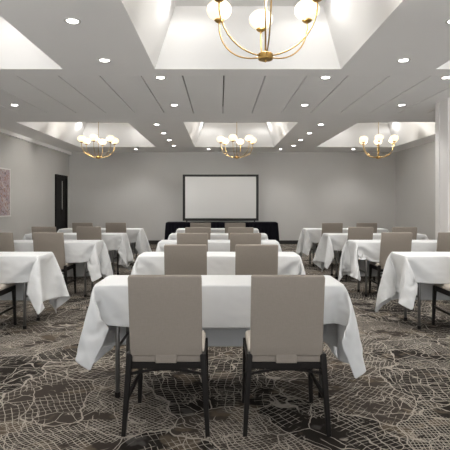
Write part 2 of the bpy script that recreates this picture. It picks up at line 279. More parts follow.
-21,8,24,7,-3,-5,-7,-4,-6,-6,-2,0,-1,-1,0,0,0,0,0,0,0,0,0,-1,1,-1,1,-1,1,0,0,0,0,1,1,1,1,6,1,7,9,7,-9,-9,-6,-1,-2,-52,
-10,-48,-43,-58,-60,-58,-61,-61,-62,-62,-60,129,53,53,54,46,52,51,51,35,52,51,46,-5,19,9,20,-2,-6,-4,-5,-6,-5,-2,-2,1,
-1,0,0,0,0,0,0,0,0,0,0,0,0,-1,1,0,0,0,0,0,0,1,0,3,3,5,3,9,9,-9,-8,-6,-5,-28,-27,-21,-52,-54,-59,-59,-62,-61,-62,-61,
-61,-59,130,54,53,51,54,48,52,41,52,46,51,38,27,21,7,20,2,-6,-5,-8,-6,-1,-3,0,0,0,-1,0,0,0,0,0,0,0,0,0,0,0,0,0,0,0,0,
0,1,0,1,0,-1,5,3,3,11,10,-10,-7,-16,-12,-18,-32,-31,-59,-58,-58,-63,-61,-60,-62,-61,-60,-62,135,50,50,54,55,54,51,44,
49,47,50,46,42,23,9,12,12,-6,-5,-7,-9,-1,-1,0,0,0,0,0,0,-1,0,1,0,0,0,-1,0,0,0,0,0,0,1,0,0,0,0,-1,2,0,0,11,5,14,-14,
-10,-12,-12,-26,-26,-57,-61,-56,-62,-62,-63,-61,-58,-61,-61,-62,135,54,46,55,54,54,55,48,49,51,46,51,46,36,13,8,14,-3,
-6,-11,-4,-1,-1,1,-1,0,0,0,0,0,0,0,0,0,0,0,0,0,0,0,0,0,0,0,0,0,0,0,0,2,1,0,11,14,-15,-11,-10,-14,-27,-50,-60,-59,-61,
-62,-62,-62,-63,-64,-65,-64,-63,144,52,56,54,55,54,55,54,51,51,49,46,51,45,24,10,-1,13,-12,-7,-2,-1,0,0,0,-1,0,0,0,0,
0,0,0,0,0,0,0,0,0,0,0,-1,1,0,0,0,0,0,0,1,-1,0,13,13,-19,-7,-10,-24,-39,-61,-61,-62,-63,-63,-65,-60,-63,-65,-64,-63,
-66,162,35,37,52,57,58,58,59,59,55,55,53,50,49,42,13,-8,19,-13,-4,-1,-1,1,-1,0,0,0,0,0,-1,0,1,0,0,-1,0,0,0,0,0,0,0,0,
1,-1,1,-1,0,0,0,1,-1,1,18,-19,-1,-17,-31,-62,-61,-62,-63,-64,-64,-65,-65,-66,-60,-63,-65,-65,111,55,57,56,55,59,59,58,
59,59,58,57,56,54,52,28,-3,13,-9,-2,0,0,0,-1,0,0,0,0,0,0,0,0,0,0,-1,1,0,0,0,-1,0,1,0,0,-1,1,-1,0,0,1,0,1,0,-1,-3,-3,
-23,-63,-62,-64,-65,-65,-66,-67,-65,-66,-59,-66,-67,-66,-62,116,58,59,51,57,56,59,59,58,58,58,58,57,59,58,56,9,7,-4,0,
0,-2,2,-1,1,-1,0,0,0,0,0,0,1,-1,0,1,-1,0,0,0,0,0,0,0,0,0,1,-1,0,0,0,0,1,-1,-4,-7,-64,-65,-65,-67,-66,-66,-63,-66,-65,
-66,-66,-65,-66,-67,-66,125,59,57,54,59,58,58,58,58,60,59,59,57,57,59,57,56,0,0,0,0,0,0,0,0,0,0,0,0,0,0,0,0,0,0,0,0,0,
0,0,0,0,0,0,0,0,0,0,0,0,0,0,0,0,0,-61,-67,-67,-65,-67,-65,-67,-66,-64,-65,-64,-67,-67,-66,-66,-66,127,59,59,52,58,58,
58,59,54,58,58,59,59,59,59,57,57,0,0,0,0,0,0,0,0,0,0,0,0,0,0,0,0,0,0,0,0,0,0,0,0,0,0,0,0,0,0,0,0,0,0,0,0,0,0,-62,-61,
-65,-66,-66,-67,-66,-66,-67,-66,-66,-67,-67,-66,-66,-67,133,59,54,59,53,59,58,59,56,52,59,58,59,58,59,57,59,0,0,0,0,0,
0,0,0,0,0,0,0,0,0,0,0,0,0,0,0,0,0,0,0,0,0,0,0,0,0,0,0,0,0,0,0,0,0,-66,-66,-62,-60,-66,-67,-66,-66,-66,-67,-66,-67,-66,
-67,-66,-66,139,58,57,55,50,54,55,58,57,59,57,58,59,59,59,59,57,0,0,0,0,0,0,0,0,0,0,0,0,0,0,0,0,0,0,0,0,0,0,0,0,0,0,0,
0,0,0,0,0,0,0,0,0,0,0,-65,-66,-57,-66,-66,-66,-67,-66,-67,-66,-65,-67,-66,-67,-66,-66,146,58,59,58,54,53,49,54,56,56,
57,58,57,58,59,58,59,0,0,0,0,0,0,0,0,0,0,0,0,0,0,0,0,0,0,0,0,0,0,0,0,0,0,0,0,0,0,0,0,0,0,0,0,0,0,-63,-61,-65,-62,-66,
-67,-66,-66,-67,-66,-68,-66,-66,-67,-66,-64,142,58,57,54,59,58,56,56,56,56,56,56,56,56,53,59,58,0,0,0,0,0,0,0,0,0,0,0,
0,0,0,0,0,0,0,0,0,0,0,0,0,0,0,0,0,0,0,0,0,0,0,0,0,0,0,-66,-55,-66,-67,-63,-65,-66,-66,-67,-66,-66,-67,-66,-67,-66,-66,
144,54,54,50,58,60,57,56,56,56,56,57,56,57,55,58,61,0,0,0,0,0,0,0,0,0,0,0,0,0,0,0,0,0,0,0,0,0,0,0,0,0,0,0,0,0,0,0,0,0,
0,0,0,0,0,-58,-64,-68,-68,-66,-67,-66,-62,-65,-66,-66,-66,-66,-65,-63,-65,173,19,54,56,55,48,59,55,56,57,57,56,55,55,
54,52,20,-3,0,0,0,-1,1,-1,0,1,0,0,-1,0,0,0,1,-1,1,-1,0,1,-1,1,-1,0,1,0,0,-1,1,0,0,-1,1,0,2,-2,-1,-6,-65,-58,-66,-66,
-66,-67,-63,-62,-64,-65,-65,-65,-66,-66,-64,112,56,56,56,57,56,52,57,55,54,55,55,53,53,49,34,6,-5,0,0,0,0,0,0,0,0,-1,
0,1,0,0,0,0,0,0,0,0,0,0,0,0,0,0,0,0,0,0,0,0,0,0,1,1,6,-8,2,-30,-57,-58,-62,-62,-62,-63,-64,-65,-66,-66,-65,-59,-66,
-56,87,56,57,57,53,53,53,54,55,54,53,52,50,45,39,22,0,1,-5,0,-1,0,0,0,0,0,0,0,0,0,0,0,0,0,0,0,0,0,0,0,0,0,0,0,0,0,1,0,
0,0,0,1,5,4,-10,4,-27,-29,-54,-61,-59,-62,-61,-61,-60,-61,-62,-66,-65,-50,-63,70,56,56,50,52,54,54,54,54,54,51,49,42,
39,28,17,-2,2,-6,-1,0,0,-1,1,0,-1,0,0,0,0,0,0,0,0,0,0,0,0,1,-1,0,0,1,0,0,0,0,0,0,0,1,4,1,6,-2,-3,-20,-32,-32,-51,-58,
-59,-61,-62,-62,-61,-60,-54,-64,-59,-62,70,55,46,51,54,54,54,54,54,49,47,40,39,33,20,16,-1,-2,-4,-3,0,0,0,0,0,0,-1,0,
0,0,0,1,0,0,-1,1,0,0,0,0,0,0,0,0,0,0,0,0,0,1,1,3,2,5,-2,0,-16,-29,-34,-33,-51,-56,-55,-58,-57,-58,-58,-61,-64,-61,-63,
65,54,54,57,53,50,49,48,47,45,39,39,34,26,18,12,-1,-1,-3,-4,-1,0,0,0,0,0,0,0,0,0,0,0,0,0,0,0,0,0,0,0,0,0,0,0,0,1,0,0,
0,2,0,5,3,1,-2,1,-11,-26,-34,-34,-32,-54,-55,-53,-52,-60,-56,-59,-60,-59,-58,58,58,52,48,45,49,47,49,44,38,39,34,31,
21,15,11,-2,-1,-2,-2,-3,-1,0,0,0,0,0,0,0,0,0,0,0,0,0,0,0,0,0,0,0,0,1,0,0,0,0,0,1,0,2,4,5,-1,-1,2,-7,-23,-32,-36,-33,
-34,-55,-54,-53,-49,-57,-59,-60,-59,-60,72,46,46,43,49,49,46,45,37,39,35,32,26,16,16,9,-3,-1,-2,-3,0,-3,1,0,0,0,-1,0,
0,0,0,0,0,1,-1,0,0,0,0,1,0,0,0,0,0,0,0,1,0,1,2,7,0,0,0,2,-4,-21,-28,-35,-35,-31,-38,-55,-55,-48,-53,-54,-59,-60,-60,
61,45,46,50,47,44,46,38,38,33,34,30,23,16,11,9,-3,-2,-1,-3,-1,-2,0,0,0,0,0,0,0,0,0,0,0,0,0,0,0,0,0,0,0,0,0,0,0,1,0,0,
1,1,5,5,-1,-1,2,0,0,-18,-26,-35,-34,-34,-30,-43,-51,-53,-53,-53,-50,-59,-60,50,50,45,46,44,46,42,34,33,34,32,25,21,14,
10,9,-2,-4,-1,-2,-2,0,-1,-1,0,0,0,0,0,0,0,0,0,0,0,0,0,0,0,0,0,1,0,0,0,0,0,1,0,2,5,6,-2,-2,2,4,-1,-16,-22,-34,-34,-34,
-33,-31,-46,-52,-52,-53,-52,-46,-60,45,43,45,45,44,44,31,36,33,33,30,20,20,13,9,9,-3,-5,0,-2,-2,-1,-1,0,-1,0,0,1,-1,0,
0,1,0,-1,0,0,1,0,-1,1,0,0,0,0,0,1,0,0,0,5,5,4,-2,-3,4,2,3,-17,-16,-34,-33,-35,-33,-31,-34,-49,-52,-51,-53,-49,-44,28,
45,45,44,45,33,32,34,34,32,25,20,18,13,9,5,-3,-4,-1,-1,-2,-2,0,-1,0,0,0,0,0,0,0,0,0,0,0,0,0,0,0,0,0,0,0,0,1,-1,1,1,1,
4,4,5,-2,-4,8,2,-1,-5,-20,-33,-33,-33,-35,-31,-31,-38,-51,-52,-50,-50,-46,28,45,44,46,37,37,35,36,21,28,24,28,6,13,6,
6,-4,-4,-1,0,-2,-1,-2,0,0,-1,0,0,0,0,0,0,0,0,0,0,0,0,0,0,1,0,0,0,0,0,0,2,1,3,6,4,-3,-3,10,-1,0,0,-22,-21,-38,-35,-34,
-33,-30,-33,-41,-52,-49,-50,-43,23,45,45,37,37,36,37,28,34,33,34,-7,11,11,4,5,-4,-4,-1,-1,-1,-2,-1,-1,0,0,-1,1,0,0,0,
0,0,0,0,0,-1,1,0,0,0,0,0,0,1,0,1,1,2,4,5,3,-1,-5,10,3,3,-7,-6,-31,-31,-37,-36,-34,-30,-33,-33,-44,-48,-51,-33,12,44,
37,36,37,36,37,33,32,31,27,-10,13,7,14,-7,-5,-4,0,1,-4,-1,-1,-1,0,-1,0,0,0,0,0,0,0,0,0,0,0,0,0,0,0,0,1,0,0,1,0,2,2,5,
3,4,11,-15,8,3,3,2,-12,-19,-35,-37,-37,-35,-31,-33,-33,-33,-39,-55,-1,-22,35,37,37,36,37,33,34,30,31,28,-5,2,11,9,-6,
-4,-3,-3,-3,-2,-2,-1,-1,-1,0,0,-1,0,0,0,0,0,0,0,0,0,1,0,0,0,0,0,0,2,0,0,3,3,3,3,7,9,-4,-4,3,3,3,-12,-13,-32,-37,-36,
-34,-35,-28,-25,-29,-53,17,-56,-38,36,38,36,38,32,34,33,35,27,24,-12,3,11,8,-5,-5,-3,-4,-2,-2,-2,-1,-2,0,-1,0,0,0,0,0,
0,0,0,0,0,0,0,0,0,0,0,0,1,1,1,1,2,2,3,4,10,5,1,-7,1,3,4,-11,-9,-27,-37,-37,-35,-34,-30,-26,-23,18,-48,-44,]],
[
[-1911,9,28,39,33,31,29,34,34,33,34,19,-32,-57,-63,61,56,63,68,88,87,86,88,87,88,88,88,88,88,88,88,88,88,88,88,88,89,
87,88,88,88,88,88,88,88,88,89,87,88,87,73,75,41,81,76,57,-8,-1,54,7,30,27,-40,-41,-8,2,-7,-20,-44,23,16,-3529,-4,14,
15,40,35,30,23,31,35,47,34,-13,-47,-67,60,43,73,67,88,83,88,87,87,89,87,88,88,88,88,88,88,88,88,88,88,88,88,88,88,88,
88,88,88,88,87,87,86,87,87,82,53,81,81,70,46,-27,50,3,38,39,-38,-40,-9,2,-2,-18,-37,28,11,25,-3548,1,-20,28,-4,35,35,
18,43,40,29,25,-3,1,-64,52,50,67,65,87,86,83,87,88,88,88,88,88,88,87,88,88,89,87,88,88,88,88,88,88,88,88,88,88,87,88,
88,88,86,81,83,84,74,64,32,36,36,55,21,33,-38,-36,1,-15,8,-11,-31,17,30,7,23,-3561,2,-29,22,-4,0,24,42,19,44,17,42,43,
1,-64,13,53,70,88,86,81,86,88,87,88,88,88,88,88,88,87,88,88,88,88,88,88,88,88,88,88,88,87,88,88,88,89,87,88,83,84,73,
87,41,69,53,2,42,50,-15,-40,-8,-8,5,-17,-8,21,27,6,27,28,-3570,-20,0,-25,-8,1,10,35,11,38,21,32,47,45,-35,-33,56,83,
82,88,79,88,88,88,87,88,88,88,88,88,88,87,88,88,88,88,88,88,88,88,88,88,87,88,88,88,88,88,88,88,78,85,76,57,83,26,36,
30,21,-45,3,-3,-8,-19,10,21,22,22,8,13,20,-3561,-6,3,-20,-9,-15,-13,-3,12,20,39,25,37,46,15,-45,59,83,81,86,82,87,88,
88,87,88,88,88,88,88,88,87,88,88,88,88,88,88,88,88,88,87,88,88,88,88,88,88,87,88,89,73,77,76,82,1,24,56,-1,-38,-22,11,
14,17,23,23,20,9,23,4,18,-3550,-11,2,-13,-21,-4,-12,-8,-12,-9,13,27,35,36,44,-34,61,81,81,84,84,88,87,87,89,87,88,88,
88,88,88,87,88,88,88,88,88,88,88,88,87,89,87,88,88,88,88,88,88,87,87,86,73,87,78,-22,44,36,-9,-32,33,18,14,14,25,15,
16,14,-6,35,17,-3540,-8,-10,-10,-16,-5,-8,-11,-10,-9,-14,-3,16,29,42,5,41,82,87,88,84,87,87,88,88,88,88,88,88,88,88,
88,87,88,88,88,88,88,88,88,88,87,88,88,88,88,88,88,87,89,87,87,80,85,84,-38,57,-12,8,28,29,29,16,15,-5,14,21,9,-10,11,
26,-3484,-7,-12,-24,-3,-3,-8,-10,-12,-14,-6,-15,-6,2,17,56,14,85,86,87,87,88,87,88,88,88,88,88,88,88,88,87,88,88,88,
88,88,88,88,88,88,87,88,88,88,88,88,88,88,88,88,87,87,86,88,-40,30,36,25,22,18,-5,7,29,17,12,12,10,3,-12,22,-3435,-11,
-14,-20,5,-7,-14,-19,-1,-8,-16,-6,-8,-9,-2,6,36,88,89,87,88,87,88,88,88,88,88,88,88,88,88,87,88,88,88,88,88,88,88,88,
87,88,88,88,88,88,88,88,88,88,87,88,88,88,85,0,30,20,17,17,8,6,-10,5,7,7,20,0,23,18,17,-3403,-9,-10,-9,-41,-17,14,0,
-6,-6,-6,-8,-10,-9,-12,-19,29,88,88,88,88,87,88,88,88,88,88,88,88,88,88,87,88,88,88,88,88,88,88,88,87,88,88,88,88,88,
88,88,88,88,87,88,88,88,88,23,10,12,14,2,20,13,8,2,2,-2,-19,4,7,16,16,-3373,-14,0,-23,-3,-40,-11,-10,-9,-7,-9,-5,-5,
-5,3,31,12,88,88,88,88,87,88,88,88,88,88,88,88,88,88,87,88,88,88,88,88,88,88,88,87,88,88,88,88,88,88,88,88,88,87,88,
88,88,88,19,-8,1,3,7,7,8,7,7,8,9,18,-7,-15,0,6,-3327,0,-31,-16,-14,-11,-5,12,-19,-12,-2,-8,-1,-8,-2,30,4,88,88,88,88,
87,88,88,88,88,88,88,88,88,88,87,88,88,88,88,88,88,88,88,87,88,88,88,88,88,88,88,88,88,87,88,88,88,88,21,-8,8,0,4,16,
1,-4,1,5,16,0,-5,-7,-5,-8,-3289,-14,4,-11,-3,-12,0,-19,3,-18,-14,-15,-12,-12,18,-5,24,88,88,88,88,87,88,88,88,88,88,
88,88,88,88,87,88,88,88,88,88,88,88,88,87,88,88,88,88,88,88,88,88,88,87,88,88,88,88,23,11,-2,-9,6,7,-10,8,1,-1,0,-4,
-4,-7,-8,-13,-3236,-3,-4,-4,-4,-4,-6,-6,-7,-10,-13,-14,-8,-28,-21,-4,34,88,88,88,88,87,88,88,88,88,88,88,88,88,88,87,
88,88,88,88,88,88,88,88,87,88,88,88,88,88,88,88,88,88,87,88,88,88,88,14,25,-3,-5,-6,-6,-7,-7,-9,-10,-10,-11,-13,-13,
-17,4,-3213,2,2,2,2,1,0,-2,-1,-2,-2,-3,-9,-14,-17,-42,30,88,88,88,88,87,88,88,88,88,88,88,88,88,88,87,88,88,88,88,88,
88,88,88,87,88,88,88,88,88,88,88,88,88,87,88,88,88,88,27,-32,-19,-15,-15,-13,-12,-12,-12,-11,-11,-12,-11,-11,-10,-9,
-3260,2,3,2,3,4,7,6,2,2,-6,8,14,21,-10,12,28,88,88,88,88,87,88,88,88,88,88,88,88,88,88,87,88,88,88,88,88,88,88,88,87,
88,88,88,88,88,88,88,88,88,87,88,88,88,88,9,-18,-17,-8,-11,-11,-6,-7,-7,-7,-6,-8,-5,-2,10,-10,-3392,2,9,7,7,-4,-3,4,5,
6,32,14,-1,13,30,32,1,89,88,88,89,88,87,88,88,88,88,88,88,88,87,88,89,87,88,88,88,88,88,88,87,89,88,87,88,88,88,88,87,
88,88,88,88,88,85,59,-15,-15,-13,-12,-6,2,-4,-7,-7,-7,-7,-8,-10,-13,3,-3496,9,4,8,15,-6,5,17,20,32,3,19,31,38,21,27,
-22,84,89,88,88,88,88,88,88,88,88,88,88,88,87,88,88,88,88,88,88,88,88,87,88,88,88,88,88,88,87,89,88,88,87,88,88,84,86,
54,50,-18,-5,-11,-12,-12,-11,0,2,-11,-1,-15,-19,0,-3,-3553,-42,8,14,15,22,38,24,24,9,29,37,40,7,36,9,-28,87,80,86,87,
88,88,88,88,88,88,88,88,88,87,88,88,88,88,88,88,88,87,89,87,88,88,88,88,88,88,87,89,87,88,88,83,86,84,48,56,37,-7,-21,
-8,8,-12,-3,-9,1,-10,-22,0,-11,-2,-3654,26,35,8,23,13,6,27,26,31,40,39,-3,42,25,-6,-34,87,72,88,87,87,88,88,88,88,88,
88,88,88,88,87,88,88,88,88,88,88,87,89,87,88,88,88,88,88,88,87,88,88,88,87,86,83,77,58,45,40,30,6,-24,-1,16,-5,-6,-8,
-15,-16,6,-8,-8,-3670,36,28,13,14,-3,29,29,33,22,40,-15,44,35,17,-30,-30,88,67,86,88,87,88,88,88,88,88,88,88,88,88,87,
88,88,88,88,88,88,88,87,88,88,88,88,88,88,88,87,88,88,87,89,86,82,77,56,26,52,26,33,17,-16,-18,9,-14,-4,10,-18,27,-16,
-14,-3671,30,26,-9,25,29,28,28,10,35,-26,47,38,3,8,-63,17,85,66,81,88,88,88,87,88,88,88,88,88,88,88,87,88,88,88,88,88,
88,88,87,88,89,87,88,88,88,88,87,89,87,88,86,88,82,80,52,7,55,35,25,37,17,-6,-31,-15,9,-9,20,-25,0,9,-3662,23,33,14,
23,29,-12,28,25,-28,48,37,27,5,-27,-65,51,69,65,77,88,88,87,88,88,88,88,88,88,88,87,88,88,88,88,88,88,88,88,88,87,88,
88,88,88,88,88,88,87,88,88,86,84,87,84,41,-5,52,47,30,21,37,11,7,-30,-29,-12,-4,-4,17,-3,-3605,15,30,12,35,-11,-11,29,
-28,49,29,32,32,-29,-27,-66,50,78,71,76,86,87,88,88,88,88,88,88,88,88,87,88,88,88,88,88,88,88,88,88,87,88,88,88,88,88,
88,87,88,88,87,88,83,87,86,27,-10,49,54,29,26,25,37,-4,25,-26,-32,2,-11,-16,10,-3574,30,-3,31,-29,15,5,-27,49,43,28,
24,16,-27,-51,-64,52,82,78,75,83,87,88,88,88,88,88,88,88,87,88,88,88,88,88,88,88,88,88,88,87,88,88,88,88,88,88,88,87,
88,87,88,83,88,87,-7,6,46,55,41,15,27,29,34,-8,35,-22,-27,-30,7,-22,-3512,7,-7,-16,-33,1,6,48,47,17,25,21,21,-45,-60,
-59,56,85,81,80,76,88,88,88,88,88,88,88,88,87,88,88,88,88,88,88,88,88,88,88,88,87,88,88,88,88,88,87,89,86,88,88,83,88,
87,-25,9,49,46,47,25,41,17,29,12,-5,43,-21,-24,-37,-13,-3553,-24,-6,-7,-4,18,42,48,48,14,30,26,-40,-39,-64,-49,58,87,
83,76,83,86,88,88,88,88,88,88,88,87,88,88,88,88,88,88,88,88,88,88,88,88,88,87,88,88,88,88,87,88,87,88,84,87,86,-36,22,
21,50,54,32,44,29,17,5,19,0,47,-21,-41,-1,-3658,35,-17,10,12,43,33,51,24,29,34,-4,-41,-64,-46,-55,63,87,84,78,86,82,
88,88,88,88,88,88,88,87,88,88,88,88,88,88,88,88,88,88,88,88,88,88,87,88,88,87,88,88,88,88,83,87,85,-33,-15,43,41,50,
55,33,41,5,11,19,-4,25,49,-35,-31,-3687,48,26,13,11,36,39,50,19,34,15,-23,-62,-55,-56,-39,67,85,86,79,83,85,89,87,88,
88,88,88,88,87,88,88,88,88,88,88,88,88,88,88,88,88,88,88,87,88,88,88,88,87,88,88,84,85,84,-29,2,-15,54,52,55,44,29,46,
-9,11,-1,16,33,47,-36,-3722,17,53,10,46,48,31,45,14,35,-6,-55,-51,-66,-34,-43,66,88,86,83,81,87,86,88,88,88,88,88,88,
87,88,88,88,88,88,88,88,88,88,88,88,88,88,88,88,87,88,88,88,88,87,88,88,87,72,-2,-34,-23,54,51,43,44,42,51,23,-14,16,
-5,24,46,36,-3775,53,29,47,48,31,45,15,41,13,-43,-35,-65,-56,-57,-19,66,88,85,86,82,87,86,88,88,88,87,88,88,88,88,88,
88,88,88,88,88,88,88,88,88,88,88,88,88,88,87,88,88,88,88,88,88,87,46,31,-27,-50,40,54,52,45,35,51,39,6,-10,-1,8,39,36,
-3722,58,46,44,30,42,20,40,31,-20,-36,-50,-64,-53,-60,-8,66,88,86,85,87,83,89,88,87,87,88,88,88,88,88,88,88,88,88,88,
88,88,88,88,88,88,88,88,88,88,88,88,88,88,87,88,88,79,77,-17,-10,-53,29,53,48,41,50,41,47,29,-8,7,3,-3,41,-3658,42,54,
37,35,29,31,36,22,-46,-30,-58,-61,-57,-56,2,66,87,87,87,86,87,86,88,88,88,87,88,88,88,88,88,88,88,88,88,88,88,88,88,
88,88,88,88,88,88,88,88,88,88,88,89,87,86,72,-20,-19,-54,17,52,55,52,25,45,44,48,19,-10,-10,18,3,],
[-160,-27,-21,8,-17,-16,-19,-5,-8,-10,-9,60,57,33,16,26,34,62,55,-9,-11,-17,-11,-6,-6,-5,5,-3,2,-2,-2,-1,6,-6,3,1,-7,2,
2,-2,-1,0,6,-9,1,10,-1,9,6,-4,44,36,-78,-36,-38,-14,46,56,10,49,-29,-33,-10,-5,-37,-39,-38,-37,-15,-19,-26,95,-27,-26,
-25,-2,-10,-16,-25,-13,-6,19,1,63,46,0,30,52,50,57,-8,-29,-5,-17,-8,6,2,-10,6,-7,9,-5,-1,1,10,-15,11,-10,12,-3,-8,8,
-1,-9,4,5,-18,21,15,13,14,-20,61,-28,-29,-42,-27,41,12,57,-22,-20,-15,-8,-37,-39,-38,-35,-24,-14,-30,-18,171,-29,-20,
-24,-25,-11,-9,-30,2,-2,-9,-34,62,62,-15,41,44,56,61,-11,-17,-30,-7,-4,-1,2,6,-4,7,-1,-5,-4,2,8,0,-5,0,1,-2,1,-2,-6,7,
-12,-3,1,-4,9,14,34,27,-17,46,-60,-83,47,46,-16,48,-34,-17,-22,-38,-37,-39,-37,-29,-23,-11,-33,-19,255,-29,-16,-24,
-25,-24,-21,-9,-25,5,-34,1,4,61,15,64,41,53,10,13,-36,-18,4,-14,4,7,1,-1,0,-5,8,-3,1,-6,5,-4,0,6,0,-3,-5,2,-5,-3,3,-6,
6,-12,1,32,25,44,12,-79,-54,8,55,36,-9,-38,-14,-37,-37,-38,-36,-38,-19,-7,-37,-12,-5,294,-14,-41,5,-24,-25,-25,-14,
-29,-4,-31,-18,17,14,56,57,36,27,33,-5,-38,-6,-12,3,8,8,-7,5,-1,-4,-4,7,8,-9,0,-1,3,-5,11,-14,4,-2,-6,-1,11,-13,-4,7,
-8,0,38,24,41,-66,-19,-52,46,51,-37,-15,-38,-36,-37,-38,-34,-18,-17,-16,20,6,-1,194,2,15,-35,9,-1,-13,-22,-29,-24,-12,
-24,-13,7,63,48,30,30,35,-17,-31,-10,-7,9,12,2,2,-8,10,-13,9,-1,-2,1,5,-5,11,-10,2,-3,-5,-1,-1,4,0,-4,1,-3,-16,11,-2,
45,39,-42,-16,-59,54,-1,-37,-19,-29,-40,-39,-26,-9,-11,-3,8,-6,22,3,139,-6,13,-9,-24,20,-8,14,-7,-19,-25,-22,-16,-15,
37,56,26,32,35,-27,-24,-10,12,8,-6,14,-3,-9,9,-14,12,4,-3,1,-6,3,2,3,-3,2,-11,3,2,-5,8,-3,-12,11,-5,-13,-6,20,45,7,
-34,-55,40,-34,-35,-24,-5,-25,-39,6,-17,4,4,4,12,-2,4,91,12,-22,-4,22,-18,17,-5,-5,3,13,-17,-24,-20,-9,65,51,28,-19,
-2,-29,15,-4,14,0,-2,11,-6,-6,-1,1,-4,11,-11,5,11,-12,9,-6,-3,4,-8,8,-1,-10,2,2,-4,-5,9,-10,-16,35,21,-19,-44,3,-33,
-43,-14,-13,-8,4,6,12,3,2,6,12,1,4,42,-5,3,20,-1,-22,-3,2,9,18,-10,10,-6,-18,-23,17,61,15,-16,-16,13,3,-4,7,-3,7,-3,
-5,3,-5,4,5,-5,2,5,-9,6,-3,3,-2,1,-10,4,8,-9,2,-1,4,-5,3,0,-8,-19,16,15,-42,-37,-16,-1,1,1,4,2,7,6,4,5,5,8,8,4,11,2,5,
14,-27,-2,7,14,-6,3,11,-6,-3,-1,-12,-16,49,-10,-6,15,-2,1,-4,2,4,-1,-4,5,-8,8,-4,4,-2,2,-3,1,1,0,1,-5,-3,8,0,-7,7,-7,
7,-7,4,-1,0,-2,-2,-10,21,-50,-2,2,2,3,3,2,3,-1,-2,-3,15,-6,26,13,5,2,1,1,1,0,-2,3,2,0,0,0,-1,-3,-1,-3,-6,-3,0,0,0,0,0,
0,0,0,0,0,0,0,0,0,0,0,0,0,0,0,0,0,0,0,0,0,0,0,0,0,0,0,0,0,0,0,0,0,0,3,2,3,0,4,3,1,-1,-1,-1,-2,-1,1,4,4,142,0,3,-1,3,
-3,-2,-2,-1,0,-1,-1,0,-1,0,-2,-1,0,0,0,0,0,0,0,0,0,0,0,0,0,0,0,0,0,0,0,0,0,0,0,0,0,0,0,0,0,0,0,0,0,0,0,0,0,0,0,1,0,1,
1,0,1,1,1,1,1,3,-1,-3,0,0,153,1,-1,1,1,1,-2,-3,0,-1,-1,0,-1,0,0,-2,-1,0,0,0,0,0,0,0,0,0,0,0,0,0,0,0,0,0,0,0,0,0,0,0,0,
0,0,0,0,0,0,0,0,0,0,0,0,0,0,0,1,0,1,1,0,1,0,1,1,3,0,-1,-1,-2,-1,156,1,-3,0,-1,0,-2,2,-3,1,0,0,0,0,-1,-2,0,0,0,0,0,0,0,
0,0,0,0,0,0,0,0,0,0,0,0,0,0,0,0,0,0,0,0,0,0,0,0,0,0,0,0,0,0,0,0,0,0,1,1,0,1,0,2,0,1,1,-1,-1,-1,-2,-3,160,-1,-1,-1,-1,
-1,-1,-1,-1,-1,0,0,-1,3,2,-3,1,0,0,0,0,0,0,0,0,0,0,0,0,0,0,0,0,0,0,0,0,0,0,0,0,0,0,0,0,0,0,0,0,0,0,0,0,0,0,0,0,1,1,0,
1,-1,0,-2,-2,-3,-4,-5,-5,-8,7,171,1,1,0,0,0,-1,0,-1,-1,-1,-1,-1,0,0,4,1,0,0,0,0,0,0,0,0,0,0,0,0,0,0,0,0,0,0,0,0,0,0,0,
0,0,0,0,0,0,0,0,0,0,0,0,0,0,0,1,-7,-5,-5,-4,-4,-5,-4,-4,-3,-4,-4,-4,-3,-2,-3,78,2,2,5,7,9,19,14,5,5,-7,15,19,21,4,13,
1,0,0,0,0,0,0,0,0,0,0,0,0,0,0,0,0,0,0,0,0,0,0,0,0,0,0,0,0,0,0,0,0,0,0,0,0,0,0,0,-4,-8,-4,-5,-5,-4,-5,-5,-5,-4,-5,-6,
-7,-12,-1,-28,2,13,12,11,-2,0,10,13,15,21,17,14,18,11,9,-50,8,-9,-1,10,-10,5,-1,-4,9,-9,0,5,2,-7,0,7,-7,3,-3,6,-6,2,
-2,7,-7,7,-7,3,-1,1,-2,4,-4,5,-1,-4,-1,20,-2,-1,3,0,-3,-10,-21,-10,-7,-3,-5,-3,2,6,8,-9,-68,23,4,12,26,-5,11,20,18,17,
19,19,11,-1,20,-54,-58,34,-17,7,-1,7,3,-11,3,2,4,-4,-6,11,-9,4,-2,0,-2,2,1,-5,2,6,-5,5,-4,-2,-2,9,-12,2,8,-1,-7,7,-8,
25,-1,25,-27,-27,22,12,10,-5,-5,-12,-14,2,-11,11,14,-5,0,-57,-27,19,26,24,18,13,17,18,22,12,3,-2,28,-45,-62,-59,14,38,
-16,11,-4,-4,12,-6,1,-2,2,0,1,-4,0,7,-7,0,1,2,-5,7,-9,11,-8,2,-2,3,-4,-3,-2,12,-12,1,-5,31,-18,26,33,-10,-35,-41,1,14,
28,-6,25,3,-17,5,19,-18,18,-3,-74,12,-2,31,16,27,31,17,16,10,-3,-1,29,-36,-54,-64,-56,10,49,3,-12,13,-5,8,-13,12,-8,1,
0,9,-8,-2,-1,-2,3,8,-10,1,6,-9,8,-2,-3,-1,4,-9,9,-6,-2,-5,15,-5,23,-27,44,9,36,-33,-39,-46,-20,21,30,22,20,19,11,9,
-29,8,17,-64,0,7,26,26,35,13,12,-7,31,-1,27,-29,-46,-59,-57,-59,6,55,19,-10,4,-3,5,1,-8,11,-14,14,-7,0,-5,5,4,-10,-2,
9,-7,-1,7,1,0,-3,-6,9,-5,1,-7,8,7,5,-8,18,-31,44,14,53,-16,-43,-38,-46,-38,18,23,18,20,24,7,38,26,22,-69,6,10,35,21,
-10,-8,27,35,17,22,-22,-41,-61,-61,-20,-65,-17,58,34,0,-8,9,-13,3,0,4,-1,1,3,-4,-1,-9,12,-1,0,-12,10,-3,4,0,4,-8,5,-7,
5,-11,10,-7,4,6,18,0,-32,37,27,58,3,-37,-43,-34,-48,-45,-4,18,23,21,20,27,27,28,28,12,4,-26,36,-9,41,26,28,20,-15,-44,
